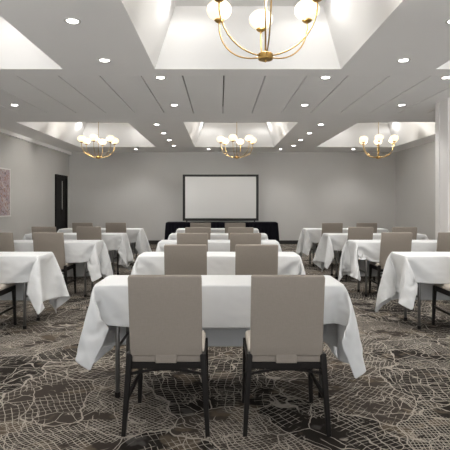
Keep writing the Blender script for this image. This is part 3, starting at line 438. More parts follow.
-51,-60,-57,-4,-42,-54,58,42,7,2,-13,8,-5,2,-3,5,-1,2,-1,-4,2,1,-9,7,2,-2,-5,8,-1,1,-4,3,-8,7,-10,4,12,4,-3,19,-26,
-14,26,42,59,22,-25,-41,-44,-34,-47,-46,-19,4,22,26,25,26,27,102,-34,-2,39,9,39,40,27,20,-10,-50,-48,-48,-55,-57,-5,
-44,-41,52,44,19,-1,-5,7,-8,3,-7,8,-2,4,-4,-11,11,-8,7,-6,-3,10,-4,4,1,-2,-1,-1,2,-5,-2,11,-5,6,14,4,-29,-6,18,53,58,
31,-6,-41,-42,-42,-34,-48,-42,-27,-10,30,20,20,27,123,4,42,24,26,41,39,21,-13,-34,-51,-54,-56,-56,-38,-13,-40,-32,40,
46,30,1,-3,7,-7,-7,5,7,-1,-10,5,-2,5,-8,10,-1,-12,8,0,1,5,-10,10,-13,13,-10,-3,14,5,-1,15,-5,-29,2,11,58,59,36,12,-32,
-48,-41,-40,-37,-47,-33,-32,-26,14,26,20,192,37,44,31,24,38,38,-20,-23,-56,-52,-54,-55,-45,-27,-25,-35,-23,33,37,44,6,
-4,4,1,3,-9,1,3,-2,-3,8,-5,-8,1,2,12,-10,7,-8,-1,12,-13,8,-3,-2,9,5,-5,15,2,-4,-27,4,16,53,59,32,36,-23,-44,-33,-44,
-41,-46,-47,-23,-33,-30,-13,24,297,3,44,44,45,39,-32,-19,-23,-57,-47,-51,-50,-51,-12,-41,-34,-13,29,44,29,20,-6,-4,7,
-3,1,2,0,4,-7,3,-1,1,-2,1,5,-13,12,-8,1,7,-3,2,5,-7,4,-2,17,-1,5,-5,-27,9,21,47,55,55,27,-7,-39,-31,-40,-44,-48,-44,
-48,-14,-34,-6,-46,346,37,42,45,41,3,-47,-8,-52,-49,-44,-61,-49,-12,-47,-36,-22,-12,24,41,20,31,3,-1,0,5,-9,8,-1,0,-2,
6,-4,-4,7,-3,0,0,1,1,-3,3,-1,-4,12,-5,-4,17,-5,6,6,-6,-27,13,27,49,56,40,42,-20,-2,-39,-31,-47,-47,-44,-48,-40,-11,
-18,-27,358,32,30,41,43,-43,-40,-14,-57,-43,-57,-59,-13,-35,-32,-53,-3,-22,21,36,29,23,-1,10,2,1,-4,7,2,-6,1,-6,6,4,
-6,3,0,-1,2,-3,8,0,-5,3,-7,14,-6,0,4,16,-8,4,-28,22,27,50,58,56,-3,3,11,-27,-45,-27,-47,-45,-48,-45,-35,-17,-14,386,
38,22,42,-24,-17,-51,-28,-59,-44,-62,-31,-40,0,-57,-50,-10,-4,18,27,35,13,18,2,-3,8,-1,2,-4,4,-1,5,-9,7,0,7,-12,7,0,
-1,7,-10,6,-1,4,-6,11,-2,10,-4,-5,8,-8,-11,51,58,47,53,14,24,-28,-25,-28,-15,-43,-45,-46,-48,-41,-19,-32,430,11,44,-7,
-9,-50,-34,-57,-38,-59,-47,-53,6,-33,-31,-63,-6,-1,23,14,33,13,16,9,7,-5,7,-2,2,-4,5,1,1,-1,5,-5,4,-2,6,-6,-1,5,-7,10,
-4,-1,7,3,-4,-1,10,-8,-4,-7,74,50,51,33,42,-9,14,-25,-35,-16,-31,-48,-45,-48,-47,-28,-34,449,-1,13,18,-50,-40,-54,-39,
-48,-59,-50,-39,14,-36,-28,-65,-3,5,14,22,15,28,6,1,16,4,-3,10,-4,11,-7,7,-4,2,-7,9,4,-12,4,-3,9,-3,2,-3,3,3,-9,1,7,2,
-9,-8,-5,39,40,57,58,25,50,-15,29,-31,-12,-31,-20,-39,-46,-47,-48,-48,-27,447,26,4,-45,-46,-50,-47,-44,-52,-44,-55,
-27,22,-33,-34,-66,2,9,13,15,17,13,17,11,4,-1,15,4,1,3,-12,8,4,0,-3,5,-5,3,-1,3,-2,5,-4,2,0,0,3,-1,-1,-5,-4,2,6,19,51,
56,56,20,57,-16,11,22,-40,-24,-25,-18,-45,-46,-48,-46,-47,],
[363,60,57,53,56,56,57,56,57,57,56,22,10,8,13,-5,-2,-2,-2,-4,-4,-4,-2,-2,-1,-1,0,0,-1,0,0,0,0,-1,1,0,0,0,0,0,0,0,1,0,0,
2,4,5,6,13,22,28,6,-7,23,4,-34,-20,-20,-33,-41,-42,-42,-42,-45,-45,-45,-43,-37,-51,-51,-81,60,60,59,53,56,56,58,57,56,
44,58,13,8,12,-5,-1,-2,-2,-4,-5,-3,-3,-2,0,0,-1,0,-1,0,0,0,0,0,-1,1,0,1,0,-1,1,0,0,0,1,-1,7,4,4,4,24,35,-19,-20,33,23,
-33,-27,-15,-40,-38,-43,-42,-45,-45,-44,-44,-39,-52,-49,-51,-87,59,62,56,62,55,56,57,51,53,58,52,25,24,10,-2,-1,-2,-2,
-4,-5,-5,-1,-1,-1,-1,0,0,0,0,0,-1,0,0,0,0,0,1,0,0,0,0,0,0,0,1,0,2,4,12,9,22,-7,-4,1,1,-1,-12,-26,-35,-42,-43,-45,-44,
-45,-44,-42,-51,-51,-49,-50,-93,59,58,58,62,61,59,52,59,50,54,51,51,24,13,-14,1,2,1,1,-7,-3,0,-3,0,0,-1,0,0,0,0,0,0,0,
0,0,0,0,0,0,0,0,0,0,1,0,0,1,0,10,8,20,2,-8,1,-23,24,-16,-29,-43,-41,-44,-45,-45,-44,-44,-52,-53,-45,-51,-52,-100,62,
53,61,62,61,61,55,59,54,55,55,46,46,0,0,3,2,2,0,-8,-1,-2,0,-1,0,0,0,-1,0,0,0,0,0,0,0,0,0,0,0,0,0,0,1,0,0,0,0,1,2,13,9,
16,-10,-24,0,3,1,-42,-37,-47,-46,-45,-41,-47,-52,-52,-52,-55,-57,-56,-106,66,65,53,66,64,64,63,59,58,53,57,53,48,15,1,
3,2,3,-3,-5,-3,-1,0,-1,0,0,0,0,-1,1,-1,0,1,0,0,-1,1,0,0,0,0,0,0,0,0,0,0,1,2,1,20,14,-10,-24,3,-2,-11,-46,-41,-46,-42,
-43,-50,-54,-53,-56,-57,-54,-55,-56,-116,66,65,65,58,63,66,64,65,64,60,57,54,54,33,4,1,2,3,-5,-4,-2,-2,0,0,0,0,0,0,0,
0,0,0,0,0,0,0,0,0,0,0,0,0,0,0,0,1,-1,0,3,0,6,20,-8,-19,5,-3,-31,-46,-43,-49,-50,-43,-57,-51,-57,-57,-57,-58,-48,-56,
-124,66,62,65,61,64,64,65,65,66,64,64,60,57,50,13,-7,6,-2,5,-5,-3,0,-1,1,0,-1,0,0,0,0,0,0,0,0,0,0,0,0,0,0,0,0,0,1,0,0,
0,1,-1,1,3,13,0,-17,5,-12,-47,-39,-50,-49,-51,-57,-57,-58,-57,-56,-58,-57,-58,-52,-120,65,65,59,66,63,65,66,65,62,67,
64,66,64,61,32,-1,3,0,0,-3,0,0,0,0,0,0,0,0,0,0,-1,1,0,0,0,-1,1,-1,0,0,1,0,-1,1,0,0,0,0,0,0,1,5,-3,-3,5,-34,-44,-53,
-54,-57,-59,-59,-51,-56,-57,-58,-58,-58,-57,-54,-118,65,65,62,60,66,65,61,67,66,64,65,66,66,65,66,7,2,3,-3,0,0,1,-1,0,
0,1,-1,1,-1,0,0,0,0,0,0,0,0,0,0,1,-1,0,0,0,1,-1,0,0,0,0,1,0,2,-5,-9,-51,-56,-57,-56,-59,-59,-58,-58,-59,-58,-53,-60,
-49,-55,-57,-119,66,66,66,52,64,65,66,66,66,67,66,66,66,65,64,60,0,0,0,0,0,0,0,0,0,0,0,0,0,0,0,0,0,0,0,0,0,0,0,0,0,0,
0,0,0,0,0,0,0,0,0,0,0,0,-55,-59,-58,-58,-60,-55,-58,-59,-59,-59,-59,-56,-59,-59,-57,-56,-111,65,67,63,66,55,65,65,66,
66,66,68,66,67,67,60,65,0,0,0,0,0,0,0,0,0,0,0,0,0,0,0,0,0,0,0,0,0,0,0,0,0,0,0,0,0,0,0,0,0,0,0,0,0,0,-56,-58,-59,-60,
-59,-58,-59,-58,-58,-59,-59,-56,-59,-56,-59,-59,-108,68,58,65,65,66,66,67,64,65,67,65,67,66,66,59,66,0,0,0,0,0,0,0,0,
0,0,0,0,0,0,0,0,0,0,0,0,0,0,0,0,0,0,0,0,0,0,0,0,0,0,0,0,0,0,-55,-59,-58,-59,-59,-57,-60,-59,-58,-59,-57,-59,-59,-58,
-59,-59,-107,64,67,66,66,66,66,64,67,64,64,65,65,66,63,66,62,0,0,0,0,0,0,0,0,0,0,0,0,0,0,0,0,0,0,0,0,0,0,0,0,0,0,0,0,
0,0,0,0,0,0,0,0,0,0,-54,-59,-58,-58,-59,-59,-58,-59,-58,-59,-59,-59,-59,-59,-58,-58,-106,67,66,66,66,67,66,66,66,66,
65,64,66,62,63,66,57,0,0,0,0,0,0,0,0,0,0,0,0,0,0,0,0,0,0,0,0,0,0,0,0,0,0,0,0,0,0,0,0,0,0,0,0,0,0,-57,-54,-58,-59,-59,
-58,-59,-58,-59,-58,-58,-58,-58,-57,-56,-58,-115,66,67,67,66,66,67,66,67,66,66,67,66,65,66,52,59,0,0,0,0,0,0,0,0,0,0,
0,0,0,0,0,0,0,0,0,0,0,0,0,0,0,0,0,0,0,0,0,0,0,0,0,0,0,0,-56,-50,-56,-58,-58,-57,-58,-58,-58,-58,-58,-57,-58,-58,-58,
-59,-119,66,67,66,66,65,63,65,66,67,66,64,62,60,65,64,62,0,0,0,0,0,0,0,0,0,0,0,0,0,0,0,0,0,0,0,0,0,0,0,0,0,0,0,0,0,0,
0,0,0,0,0,0,0,0,-63,-56,-55,-59,-57,-59,-58,-59,-58,-59,-58,-59,-59,-58,-57,-58,-101,66,65,65,65,66,66,66,65,64,55,63,
65,64,58,58,17,2,0,-1,1,-1,1,0,0,0,-1,0,1,0,0,-1,1,-1,1,-1,1,0,-1,0,1,-1,1,0,-1,1,0,-1,1,0,0,0,-1,1,3,-10,-58,-57,-58,
-59,-59,-55,-58,-59,-58,-59,-58,-58,-58,-57,-59,-88,62,67,65,59,67,65,61,60,57,64,61,58,54,60,28,12,-1,2,0,0,0,0,0,0,
0,0,0,0,0,0,0,0,0,0,0,0,0,0,0,0,0,0,0,0,0,0,0,-1,1,1,-1,0,4,-2,-2,-23,-51,-55,-57,-57,-58,-57,-58,-57,-58,-58,-55,-54,
-59,-59,-61,44,63,60,60,60,53,59,59,64,58,55,54,60,34,21,11,6,-6,-1,-1,1,0,-1,0,0,0,0,0,0,0,0,0,0,0,0,0,0,0,0,0,0,0,0,
0,0,0,0,0,1,0,0,4,2,-3,-1,-16,-28,-43,-55,-57,-51,-58,-53,-59,-56,-59,-51,-57,-56,-59,-94,60,57,59,61,60,58,59,58,59,
53,53,60,37,29,17,9,7,-8,-1,-1,0,0,0,0,0,0,0,0,-1,0,0,0,1,-1,0,0,0,1,-1,0,1,0,0,0,0,-1,1,0,0,1,0,3,3,-3,0,-7,-29,-31,
-37,-50,-55,-48,-55,-55,-56,-55,-56,-52,-58,-55,-117,57,60,59,60,56,59,58,59,55,53,58,39,33,27,10,10,8,-10,-1,-2,0,0,
0,0,0,0,0,0,0,0,0,-1,0,1,0,0,0,0,0,0,0,0,0,0,0,0,0,1,0,1,-1,3,2,-2,0,-1,-24,-32,-31,-33,-43,-53,-54,-55,-55,-53,-56,
-36,-51,-52,-149,59,60,56,58,59,59,54,55,54,57,41,35,27,28,15,-1,10,-11,-4,0,0,-1,1,-1,0,0,0,0,0,0,0,0,0,0,0,0,0,0,0,
0,0,0,0,0,0,0,1,0,0,1,1,0,3,0,-2,3,-19,-30,-32,-30,-33,-39,-50,-54,-54,-55,-51,-47,-52,-51,-143,61,58,59,50,60,51,54,
55,57,43,34,33,27,22,13,4,6,-10,-6,-1,0,0,0,-1,1,0,0,-1,0,0,0,0,0,0,0,0,0,0,0,0,0,0,1,0,0,0,0,0,1,0,2,2,0,1,-3,5,-14,
-26,-32,-32,-30,-35,-35,-47,-51,-55,-52,-53,-50,-52,-138,57,60,52,55,53,52,54,57,44,33,34,33,22,22,13,5,1,-8,-7,-1,-1,
0,0,0,0,0,0,0,0,0,-1,0,0,0,0,0,1,-1,1,0,0,0,0,0,0,0,1,0,0,2,0,2,0,2,-3,6,-11,-21,-31,-32,-32,-31,-35,-34,-45,-49,-51,
-54,-54,-51,-141,61,52,54,55,50,54,57,43,39,32,32,31,23,15,15,3,0,-7,-7,-3,0,0,0,-1,0,0,0,0,0,0,0,0,0,0,0,0,0,0,0,0,0,
0,0,1,0,0,0,1,0,1,1,1,0,1,6,1,-10,-16,-28,-34,-32,-32,-30,-36,-33,-44,-45,-49,-53,-50,-145,55,49,56,53,55,53,41,40,32,
33,32,31,18,14,16,2,-2,-5,-5,-7,0,0,0,0,0,0,-1,0,0,0,0,0,0,0,0,0,0,0,0,0,0,0,1,0,0,0,1,-1,2,1,0,1,1,1,8,0,-11,-9,-27,
-31,-28,-34,-32,-35,-35,-32,-44,-44,-44,-53,-146,62,49,49,49,51,41,41,40,30,35,35,18,16,15,15,1,-3,-4,-6,-5,-2,1,-1,0,
0,0,0,-1,0,1,0,0,-1,0,0,0,1,0,0,0,0,0,0,1,-1,0,1,1,0,1,1,0,1,2,7,0,-1,-13,-23,-30,-27,-31,-35,-34,-35,-35,-32,-43,-44,
-37,-144,42,49,49,51,50,34,42,32,34,38,25,17,17,13,15,-2,-3,-4,-5,-3,-4,0,0,0,-1,0,0,0,0,0,0,0,0,0,0,0,0,0,0,0,0,0,1,
-1,0,1,1,0,1,0,1,1,1,2,8,10,-12,-8,-23,-24,-30,-27,-35,-35,-34,-35,-34,-32,-44,-44,-127,32,53,51,50,35,36,42,31,37,30,
21,18,14,15,12,-3,-2,-4,-5,-4,-3,0,-1,0,0,0,-1,0,0,0,0,0,0,0,0,0,0,0,0,1,0,0,0,-1,1,0,1,1,0,1,0,1,2,2,8,13,7,-23,-26,
-21,-28,-29,-29,-36,-35,-34,-35,-34,-32,-44,-126,53,33,50,42,42,29,40,30,36,26,18,19,14,12,12,-3,-4,-4,-3,-5,-2,-2,0,
0,-1,0,0,0,0,0,-1,1,0,0,0,0,0,0,0,0,0,0,0,0,0,1,0,1,1,1,0,2,3,0,14,7,10,-19,-14,-30,-30,-30,-26,-33,-36,-35,-34,-35,
-32,-33,-120,39,40,45,45,32,35,33,36,29,22,22,15,13,14,7,-2,-5,-3,-4,-4,-2,-2,-1,0,0,-1,0,0,0,0,0,0,0,0,0,0,0,0,0,0,0,
1,-1,0,1,0,1,1,1,-1,2,2,2,10,6,9,8,-9,-21,-23,-29,-32,-27,-31,-35,-35,-35,-34,-34,-33,-111,33,46,48,31,34,33,36,34,24,
22,20,14,13,14,6,-3,-4,-4,-3,-3,-4,-1,0,-1,-1,0,0,0,-1,0,0,0,0,1,0,0,0,0,0,0,0,0,0,0,0,1,1,0,1,1,3,1,7,8,5,6,8,-5,-21,
-19,-29,-29,-30,-29,-32,-36,-34,-35,-35,-33,-106,45,41,32,33,33,34,35,34,19,22,19,12,14,14,5,-3,-4,-4,-3,-4,-2,-2,-1,
0,-1,0,-1,0,0,0,0,0,0,0,0,0,0,0,0,0,0,0,0,0,1,0,1,0,2,1,1,3,7,8,5,5,9,-2,-21,-19,-18,-35,-30,-29,-30,-33,-36,-34,-35,
-35,]],
[
[-1790,23,26,29,17,31,30,-9,9,20,29,32,17,-48,6,-56,55,1,88,87,86,87,87,88,88,88,88,88,88,87,88,88,88,88,88,88,88,88,
88,88,88,88,88,88,88,88,88,88,87,88,87,88,87,88,56,46,22,-60,-31,-56,-25,0,-27,28,35,35,33,33,38,35,33,-3610,27,21,25,
31,17,31,30,-4,39,14,10,23,-45,-14,14,-17,61,87,87,87,83,84,88,88,88,88,88,88,87,88,88,88,88,88,88,88,88,88,88,88,88,
88,88,88,88,88,88,86,88,86,86,88,88,57,47,5,-50,-51,-23,-35,-10,28,34,34,33,35,36,34,36,24,-3692,26,30,24,19,29,22,29,
29,1,12,14,23,-12,32,-59,28,69,87,87,76,84,87,88,88,88,88,88,88,88,87,88,88,88,88,88,88,88,88,88,88,88,88,88,88,88,88,
88,88,84,88,86,84,88,72,22,-5,-55,-54,-3,-24,31,31,35,33,35,35,36,37,27,5,-3715,3,13,19,23,26,26,30,23,17,41,-33,38,
31,17,-55,50,71,71,75,85,81,88,88,88,88,88,88,88,88,88,87,88,88,88,88,88,88,88,88,88,88,88,88,88,88,88,88,87,88,82,84,
86,88,75,-8,-8,-36,-30,-28,34,32,34,35,33,35,36,34,37,-17,18,-3700,-8,-4,19,-1,10,24,26,34,23,45,6,-21,42,37,-7,-6,73,
88,77,77,89,88,87,89,87,88,88,87,89,88,87,88,88,88,88,88,88,88,88,88,88,88,88,88,87,89,87,88,88,88,81,81,87,70,21,-48,
-51,-14,36,33,35,31,35,35,35,36,31,7,-25,13,-3685,-2,1,-6,10,21,-13,14,18,39,35,30,-11,3,33,10,50,40,86,75,87,87,88,
87,88,88,88,88,88,88,87,88,88,88,88,88,88,88,88,88,88,88,88,88,88,87,88,88,88,88,88,87,78,80,43,48,-62,-31,32,33,35,
32,35,29,37,30,18,-24,-2,25,12,-3646,-12,-10,-9,5,25,-15,-7,21,1,30,39,30,-12,31,56,-17,68,81,81,88,88,88,87,88,88,88,
88,88,88,87,88,88,88,88,88,88,88,88,88,88,88,88,87,88,88,88,88,88,88,88,88,85,75,77,-8,-59,33,31,32,37,29,31,30,14,-2,
-18,5,-22,11,11,-3557,2,-6,-9,5,-6,-16,-12,-4,11,9,23,30,31,8,53,-12,80,85,80,88,88,87,88,88,88,88,88,88,88,87,88,88,
88,88,88,88,88,88,88,88,88,87,88,88,88,88,88,88,88,88,88,88,77,86,-53,10,37,35,33,15,38,16,0,-11,-14,-18,5,1,-2,-3,
-3452,-4,-5,-5,-7,-6,-6,-7,-13,-6,1,4,9,22,26,40,0,86,82,88,88,87,88,88,88,88,88,88,88,88,87,88,88,88,88,88,88,88,88,
87,89,87,88,88,88,88,87,89,88,88,87,89,88,89,86,-43,34,34,30,24,19,-7,-10,-17,-7,-12,-17,-3,0,1,-5,-3342,-7,-10,-14,3,
-2,-17,-7,3,-13,-3,-3,-3,-1,7,27,20,88,89,87,88,89,87,88,88,88,88,88,88,88,88,87,88,88,88,88,88,88,88,88,88,87,88,88,
88,88,88,88,88,87,89,87,89,88,88,4,24,23,16,-1,-17,-12,-10,-1,-25,-10,-10,-6,-4,-4,-2,-3292,0,14,-4,-9,-24,26,-1,-1,
-5,-4,-4,-4,-5,-9,-9,25,88,88,88,88,87,88,88,88,88,88,88,88,88,88,87,88,88,88,88,88,88,88,88,87,88,88,88,88,88,88,88,
88,88,87,88,88,88,88,26,11,9,-1,-23,8,-21,-16,-12,18,5,2,1,0,-1,0,-3323,14,-21,-9,-7,17,-8,-8,-9,-13,-1,-1,-7,-4,20,
10,4,88,88,88,88,87,88,88,88,88,88,88,88,88,88,87,88,88,88,88,88,88,88,88,87,88,88,88,88,88,88,88,88,88,87,88,88,88,
88,21,-32,-12,-8,-8,-5,-4,-2,0,5,20,1,5,5,-1,6,-3301,5,-30,-10,-11,-4,-6,-3,-5,-1,9,-14,1,-2,12,10,19,88,88,88,88,87,
88,88,88,88,88,88,88,88,88,87,88,88,88,88,88,88,88,88,87,88,88,88,88,88,88,88,88,88,87,88,88,88,88,22,-16,-23,6,-16,
-7,-4,-1,-5,-13,-6,3,3,-1,4,8,-3249,-11,11,-24,-15,-9,-8,-7,-7,-7,-6,-6,3,11,3,18,9,88,88,88,88,87,88,88,88,88,88,88,
88,88,88,87,88,88,88,88,88,88,88,88,87,88,88,88,88,88,88,88,88,88,87,88,88,88,88,21,-13,-3,-27,5,-12,-9,-12,-6,-2,4,
-9,-6,6,6,-16,-3159,1,-21,-5,1,-24,-17,-15,-15,-13,-12,-11,-11,-5,21,9,9,88,88,88,88,87,88,88,88,88,88,88,88,88,88,87,
88,88,88,88,88,88,88,88,87,88,88,88,88,88,88,88,88,88,87,88,88,88,88,7,11,-32,-3,-14,-7,-8,-5,-5,-3,-5,-6,0,-1,1,3,
-3102,5,-2,-6,-7,-12,-16,-17,-18,-17,-19,-18,-19,-18,-33,3,23,88,88,88,88,87,88,88,88,88,88,88,88,88,88,87,88,88,88,
88,88,88,88,88,87,88,88,88,88,88,88,88,88,88,87,88,88,88,88,23,-29,-17,-3,-3,-2,-2,-4,-1,0,3,6,7,7,10,15,-3137,-13,
-25,-27,-37,-18,18,0,-1,-8,-20,-20,-20,-16,-26,-3,3,88,88,88,88,87,88,88,88,88,88,88,88,88,88,87,88,88,88,88,88,88,88,
88,87,88,88,88,88,88,88,88,88,88,87,88,88,88,88,26,-5,18,-13,0,2,2,5,4,4,18,-7,8,-3,22,-8,-3258,-16,-6,-21,-20,-22,-9,
-8,-7,2,-10,-16,-20,-22,-22,-6,49,87,88,88,87,88,88,88,89,87,88,88,88,88,88,88,87,88,88,88,88,88,88,87,88,88,88,88,88,
88,88,88,88,88,87,88,88,90,85,2,41,28,10,6,2,0,10,3,-8,-2,0,1,20,0,8,-3366,-16,11,-22,0,-20,-13,-8,-26,-13,-4,-20,-21,
-20,-5,35,57,79,88,87,88,88,88,88,89,87,88,88,88,88,88,88,88,87,88,88,88,88,87,88,88,88,88,88,88,88,88,88,88,88,88,87,
88,80,90,-21,34,41,38,29,21,12,7,-4,0,2,1,2,2,7,8,-3445,-17,-14,16,-19,1,-16,-20,-26,-28,-21,-18,-16,-1,27,50,44,81,
85,88,88,88,87,88,88,88,88,88,88,88,88,88,87,88,88,88,88,88,88,87,88,88,88,88,88,88,88,88,88,87,89,87,80,83,86,3,-22,
44,42,41,36,33,27,21,6,-1,-1,3,2,-3,14,-3520,-8,-27,-4,8,-26,-28,-24,-26,-21,-15,-17,2,24,55,39,28,88,79,87,88,88,87,
88,88,88,88,88,88,88,88,87,88,88,88,88,88,88,88,87,88,89,87,88,88,88,88,88,88,88,87,88,82,75,81,23,-41,9,47,42,41,40,
39,31,27,15,-4,38,0,-4,10,-3606,-14,0,-27,-18,-20,-31,-27,-21,-10,-18,9,23,46,49,39,11,88,77,87,88,88,87,88,88,88,88,
88,88,88,88,87,88,88,88,88,88,88,88,88,87,88,88,88,88,88,88,88,88,88,88,86,79,75,63,50,-47,-17,30,37,43,40,36,41,38,
37,34,4,42,21,2,-3684,-27,-22,-22,-26,-13,-23,-22,-29,-4,12,25,38,54,13,57,6,86,77,85,88,88,88,87,88,88,88,88,88,88,
88,87,88,88,88,88,88,88,88,88,88,87,88,88,88,88,88,88,88,87,89,85,72,82,75,35,-39,-36,9,45,21,39,40,39,39,39,40,40,13,
43,33,-3761,-23,-28,-19,-19,-21,-25,-16,3,8,22,39,52,38,3,60,4,83,80,81,88,88,88,87,88,88,88,88,88,87,89,87,88,88,88,
88,88,88,88,88,88,87,89,87,88,88,88,88,88,88,87,83,72,85,83,3,4,-54,-12,22,48,32,12,40,41,39,41,36,41,28,38,-3779,-26,
-24,-29,-19,-19,15,-2,-7,23,39,49,51,-7,27,59,5,78,83,79,86,88,88,87,88,88,88,88,88,88,87,88,88,88,88,88,88,88,88,88,
88,88,88,88,87,88,88,88,88,88,86,76,78,86,79,42,-43,-41,-2,-18,37,42,21,13,39,40,41,40,39,40,34,-3792,-28,-27,9,-23,
-11,2,3,22,34,49,53,31,-23,39,56,8,73,78,88,81,88,87,88,88,88,88,88,88,88,88,87,88,88,88,88,88,88,88,88,88,88,87,89,
87,88,88,88,88,87,85,75,79,88,70,53,-11,-58,-14,-28,3,47,33,21,4,40,40,39,39,40,40,-3803,-28,9,7,0,2,-19,17,27,49,52,
43,15,-30,49,54,16,62,88,74,83,88,87,88,88,88,88,88,88,88,88,87,88,88,88,88,88,88,88,88,88,88,88,87,88,88,88,88,87,88,
82,79,76,83,87,26,27,-48,-59,16,-12,-11,48,27,2,14,41,40,37,39,41,-3795,-10,-9,1,4,32,11,6,47,53,52,13,20,-37,57,55,
31,46,88,77,75,88,88,87,88,88,88,88,88,88,88,87,88,88,88,88,88,88,88,88,88,87,88,88,88,88,88,88,88,86,82,74,84,76,84,
63,-14,-9,-60,-5,-40,-8,26,46,12,6,13,42,37,38,38,-3772,-3,-13,8,-4,26,30,52,45,52,33,36,-41,-7,59,53,33,48,85,75,73,
88,87,88,88,88,88,88,88,88,87,88,88,88,88,88,88,88,88,88,88,88,88,87,88,88,88,87,89,84,82,74,87,80,88,47,17,-9,-59,
-29,-49,-3,-7,42,42,13,-4,15,33,38,38,-3741,-12,-12,9,47,23,38,49,47,48,53,-39,0,-14,60,50,49,43,75,78,70,85,88,88,88,
88,88,88,88,88,87,88,88,88,88,88,88,88,88,88,88,88,88,87,88,88,89,87,87,85,76,81,86,87,87,17,24,24,-59,-59,-29,-32,
-14,41,36,40,2,27,17,-5,39,-3717,-16,26,11,57,28,49,49,50,38,40,-55,-7,-3,47,45,46,81,54,71,83,80,87,88,88,88,88,88,
88,88,87,88,88,88,88,88,88,88,88,88,88,88,88,87,88,88,88,88,87,79,81,84,88,88,87,19,44,-22,-18,-54,-52,-23,-39,6,35,
39,45,27,0,17,-10,-3697,34,10,21,58,49,49,49,49,49,-36,-17,-48,55,54,40,21,63,67,75,84,79,86,88,88,88,88,88,88,87,88,
88,88,88,88,88,88,88,88,88,88,88,87,89,88,87,88,87,84,85,80,88,87,87,88,21,43,3,-19,-56,-52,-53,-22,-36,35,33,36,27,
42,0,5,-3685,41,28,28,29,55,55,50,45,3,3,-57,14,13,51,54,26,57,59,81,78,85,84,88,88,88,88,88,88,88,88,87,88,88,88,88,
88,88,88,88,88,88,88,88,87,88,89,85,87,82,85,87,88,87,87,29,36,8,-1,-58,-60,-42,-54,-23,-19,27,37,38,45,31,11,-3664,
24,32,30,51,48,52,50,25,16,-16,-53,1,33,43,50,44,49,50,80,82,83,89,85,88,87,89,88,88,87,88,88,88,88,88,88,88,88,88,88,
88,88,87,89,88,87,88,88,83,87,86,86,88,86,89,40,21,15,17,-58,-60,-59,-37,-42,-25,-10,43,37,36,35,31,],
[-237,-15,-8,-1,-21,8,-1,49,47,39,32,-16,25,27,43,12,13,78,-7,-8,-11,-16,-16,-10,4,-3,-12,4,-3,-1,1,3,-8,3,4,-7,2,11,
-2,3,-10,6,-2,5,2,2,4,5,7,11,10,7,3,1,-68,-46,-61,14,53,2,-43,-48,-41,22,-8,-10,-19,-18,-5,-18,-25,49,-7,-17,-11,3,
-24,7,4,48,29,38,40,-31,39,54,31,17,64,1,-2,-15,-28,-29,2,-10,1,8,-2,0,-1,0,-2,1,-4,6,1,-3,6,-1,-8,8,-1,8,-6,0,9,-9,1,
18,2,20,14,9,-4,-66,-46,-65,35,33,-43,-39,-46,22,-14,-12,-15,-11,-6,-19,-15,-40,94,-11,0,-12,-19,-3,-17,-3,14,59,47,
25,-41,52,47,12,53,54,4,5,-42,-28,-12,-5,-2,2,12,-1,-6,3,-3,7,2,-1,-8,8,-1,-2,0,2,-7,11,2,-13,1,-3,8,-8,1,26,8,18,22,
-3,-51,-61,-64,18,23,-51,-45,20,-25,-10,-15,-10,-10,-5,-2,-38,26,99,-19,-20,-19,-14,-8,-8,-3,-14,48,26,43,11,-10,54,
26,35,52,51,-44,-24,-35,-8,8,-2,6,-2,3,1,-2,11,-2,-3,0,4,-13,2,11,-7,2,1,-1,-4,1,1,2,-3,3,-8,-1,32,25,16,1,-45,-65,
-64,46,-46,-46,9,-19,-5,-13,-19,-3,-2,-18,-8,25,21,96,-15,-16,-20,-20,-21,-11,-9,2,-12,18,50,49,12,-14,60,60,50,5,-40,
-41,1,-6,-8,-3,17,3,-11,14,-9,3,-3,-2,6,-3,12,-10,3,-4,8,-9,-4,13,-5,-4,-4,7,-2,-4,-4,3,33,33,9,-53,-61,-45,14,-55,-7,
-21,3,-22,-15,-4,-5,-3,6,20,25,23,94,-16,-19,-14,-21,-22,-10,-15,-14,6,4,-14,52,53,-27,58,33,77,-20,-44,-11,-15,-1,3,
6,5,-6,12,-11,9,-1,2,-4,1,3,1,-2,-3,6,-6,-4,7,1,0,-5,-1,-8,-2,6,-1,-4,10,38,35,-77,-43,-3,-50,-27,-19,3,-22,-6,10,-10,
6,13,0,12,41,23,75,-7,-12,-13,-19,-24,-8,-12,-14,-16,-10,5,-12,52,46,-2,57,52,-34,-32,-13,6,-2,8,1,7,-5,4,-3,3,1,6,-7,
1,6,-10,5,7,-14,11,-3,-5,2,0,-2,-1,-1,1,-1,-12,-1,0,22,42,-37,-60,-19,-27,-34,0,-19,5,2,7,12,10,-14,26,-4,17,17,24,9,
-5,-12,22,6,-8,-10,-14,-15,-14,-14,-9,-7,53,15,59,32,-25,-37,9,0,9,-1,3,-2,-6,5,6,-7,6,-1,-2,10,-12,3,3,0,-1,2,-3,7,
-7,1,-4,-3,4,-8,7,-12,6,-9,-1,38,-12,-37,-58,-19,-6,-2,14,-3,13,11,0,-5,-14,27,19,7,-3,-18,-4,-3,-2,5,5,5,10,25,0,-11,
-11,-14,-14,-12,37,57,7,-30,3,8,0,2,4,-7,6,-6,10,-3,4,-2,1,-2,1,1,-3,3,-1,2,-6,3,0,3,-10,4,-2,-11,4,10,-10,6,-1,-1,
-12,19,-46,-30,-4,3,8,12,8,-1,-18,10,-1,-13,8,14,16,-8,-5,0,5,9,-7,-2,21,10,-7,18,-3,-4,-5,-8,-16,-9,48,-15,-2,13,-6,
2,8,-2,-5,-3,10,-5,4,-4,4,-6,7,-1,0,-6,7,0,-1,-4,5,-2,1,0,-5,6,-10,6,-3,7,-7,3,3,-12,17,-52,5,7,9,9,-13,-3,-1,8,-21,2,
4,2,4,2,1,39,1,-1,1,1,5,-3,0,-1,0,0,-1,0,-1,-1,1,-3,0,0,0,0,0,0,0,0,0,0,0,0,0,0,0,0,0,0,0,0,0,0,0,0,0,0,0,0,0,0,0,0,0,
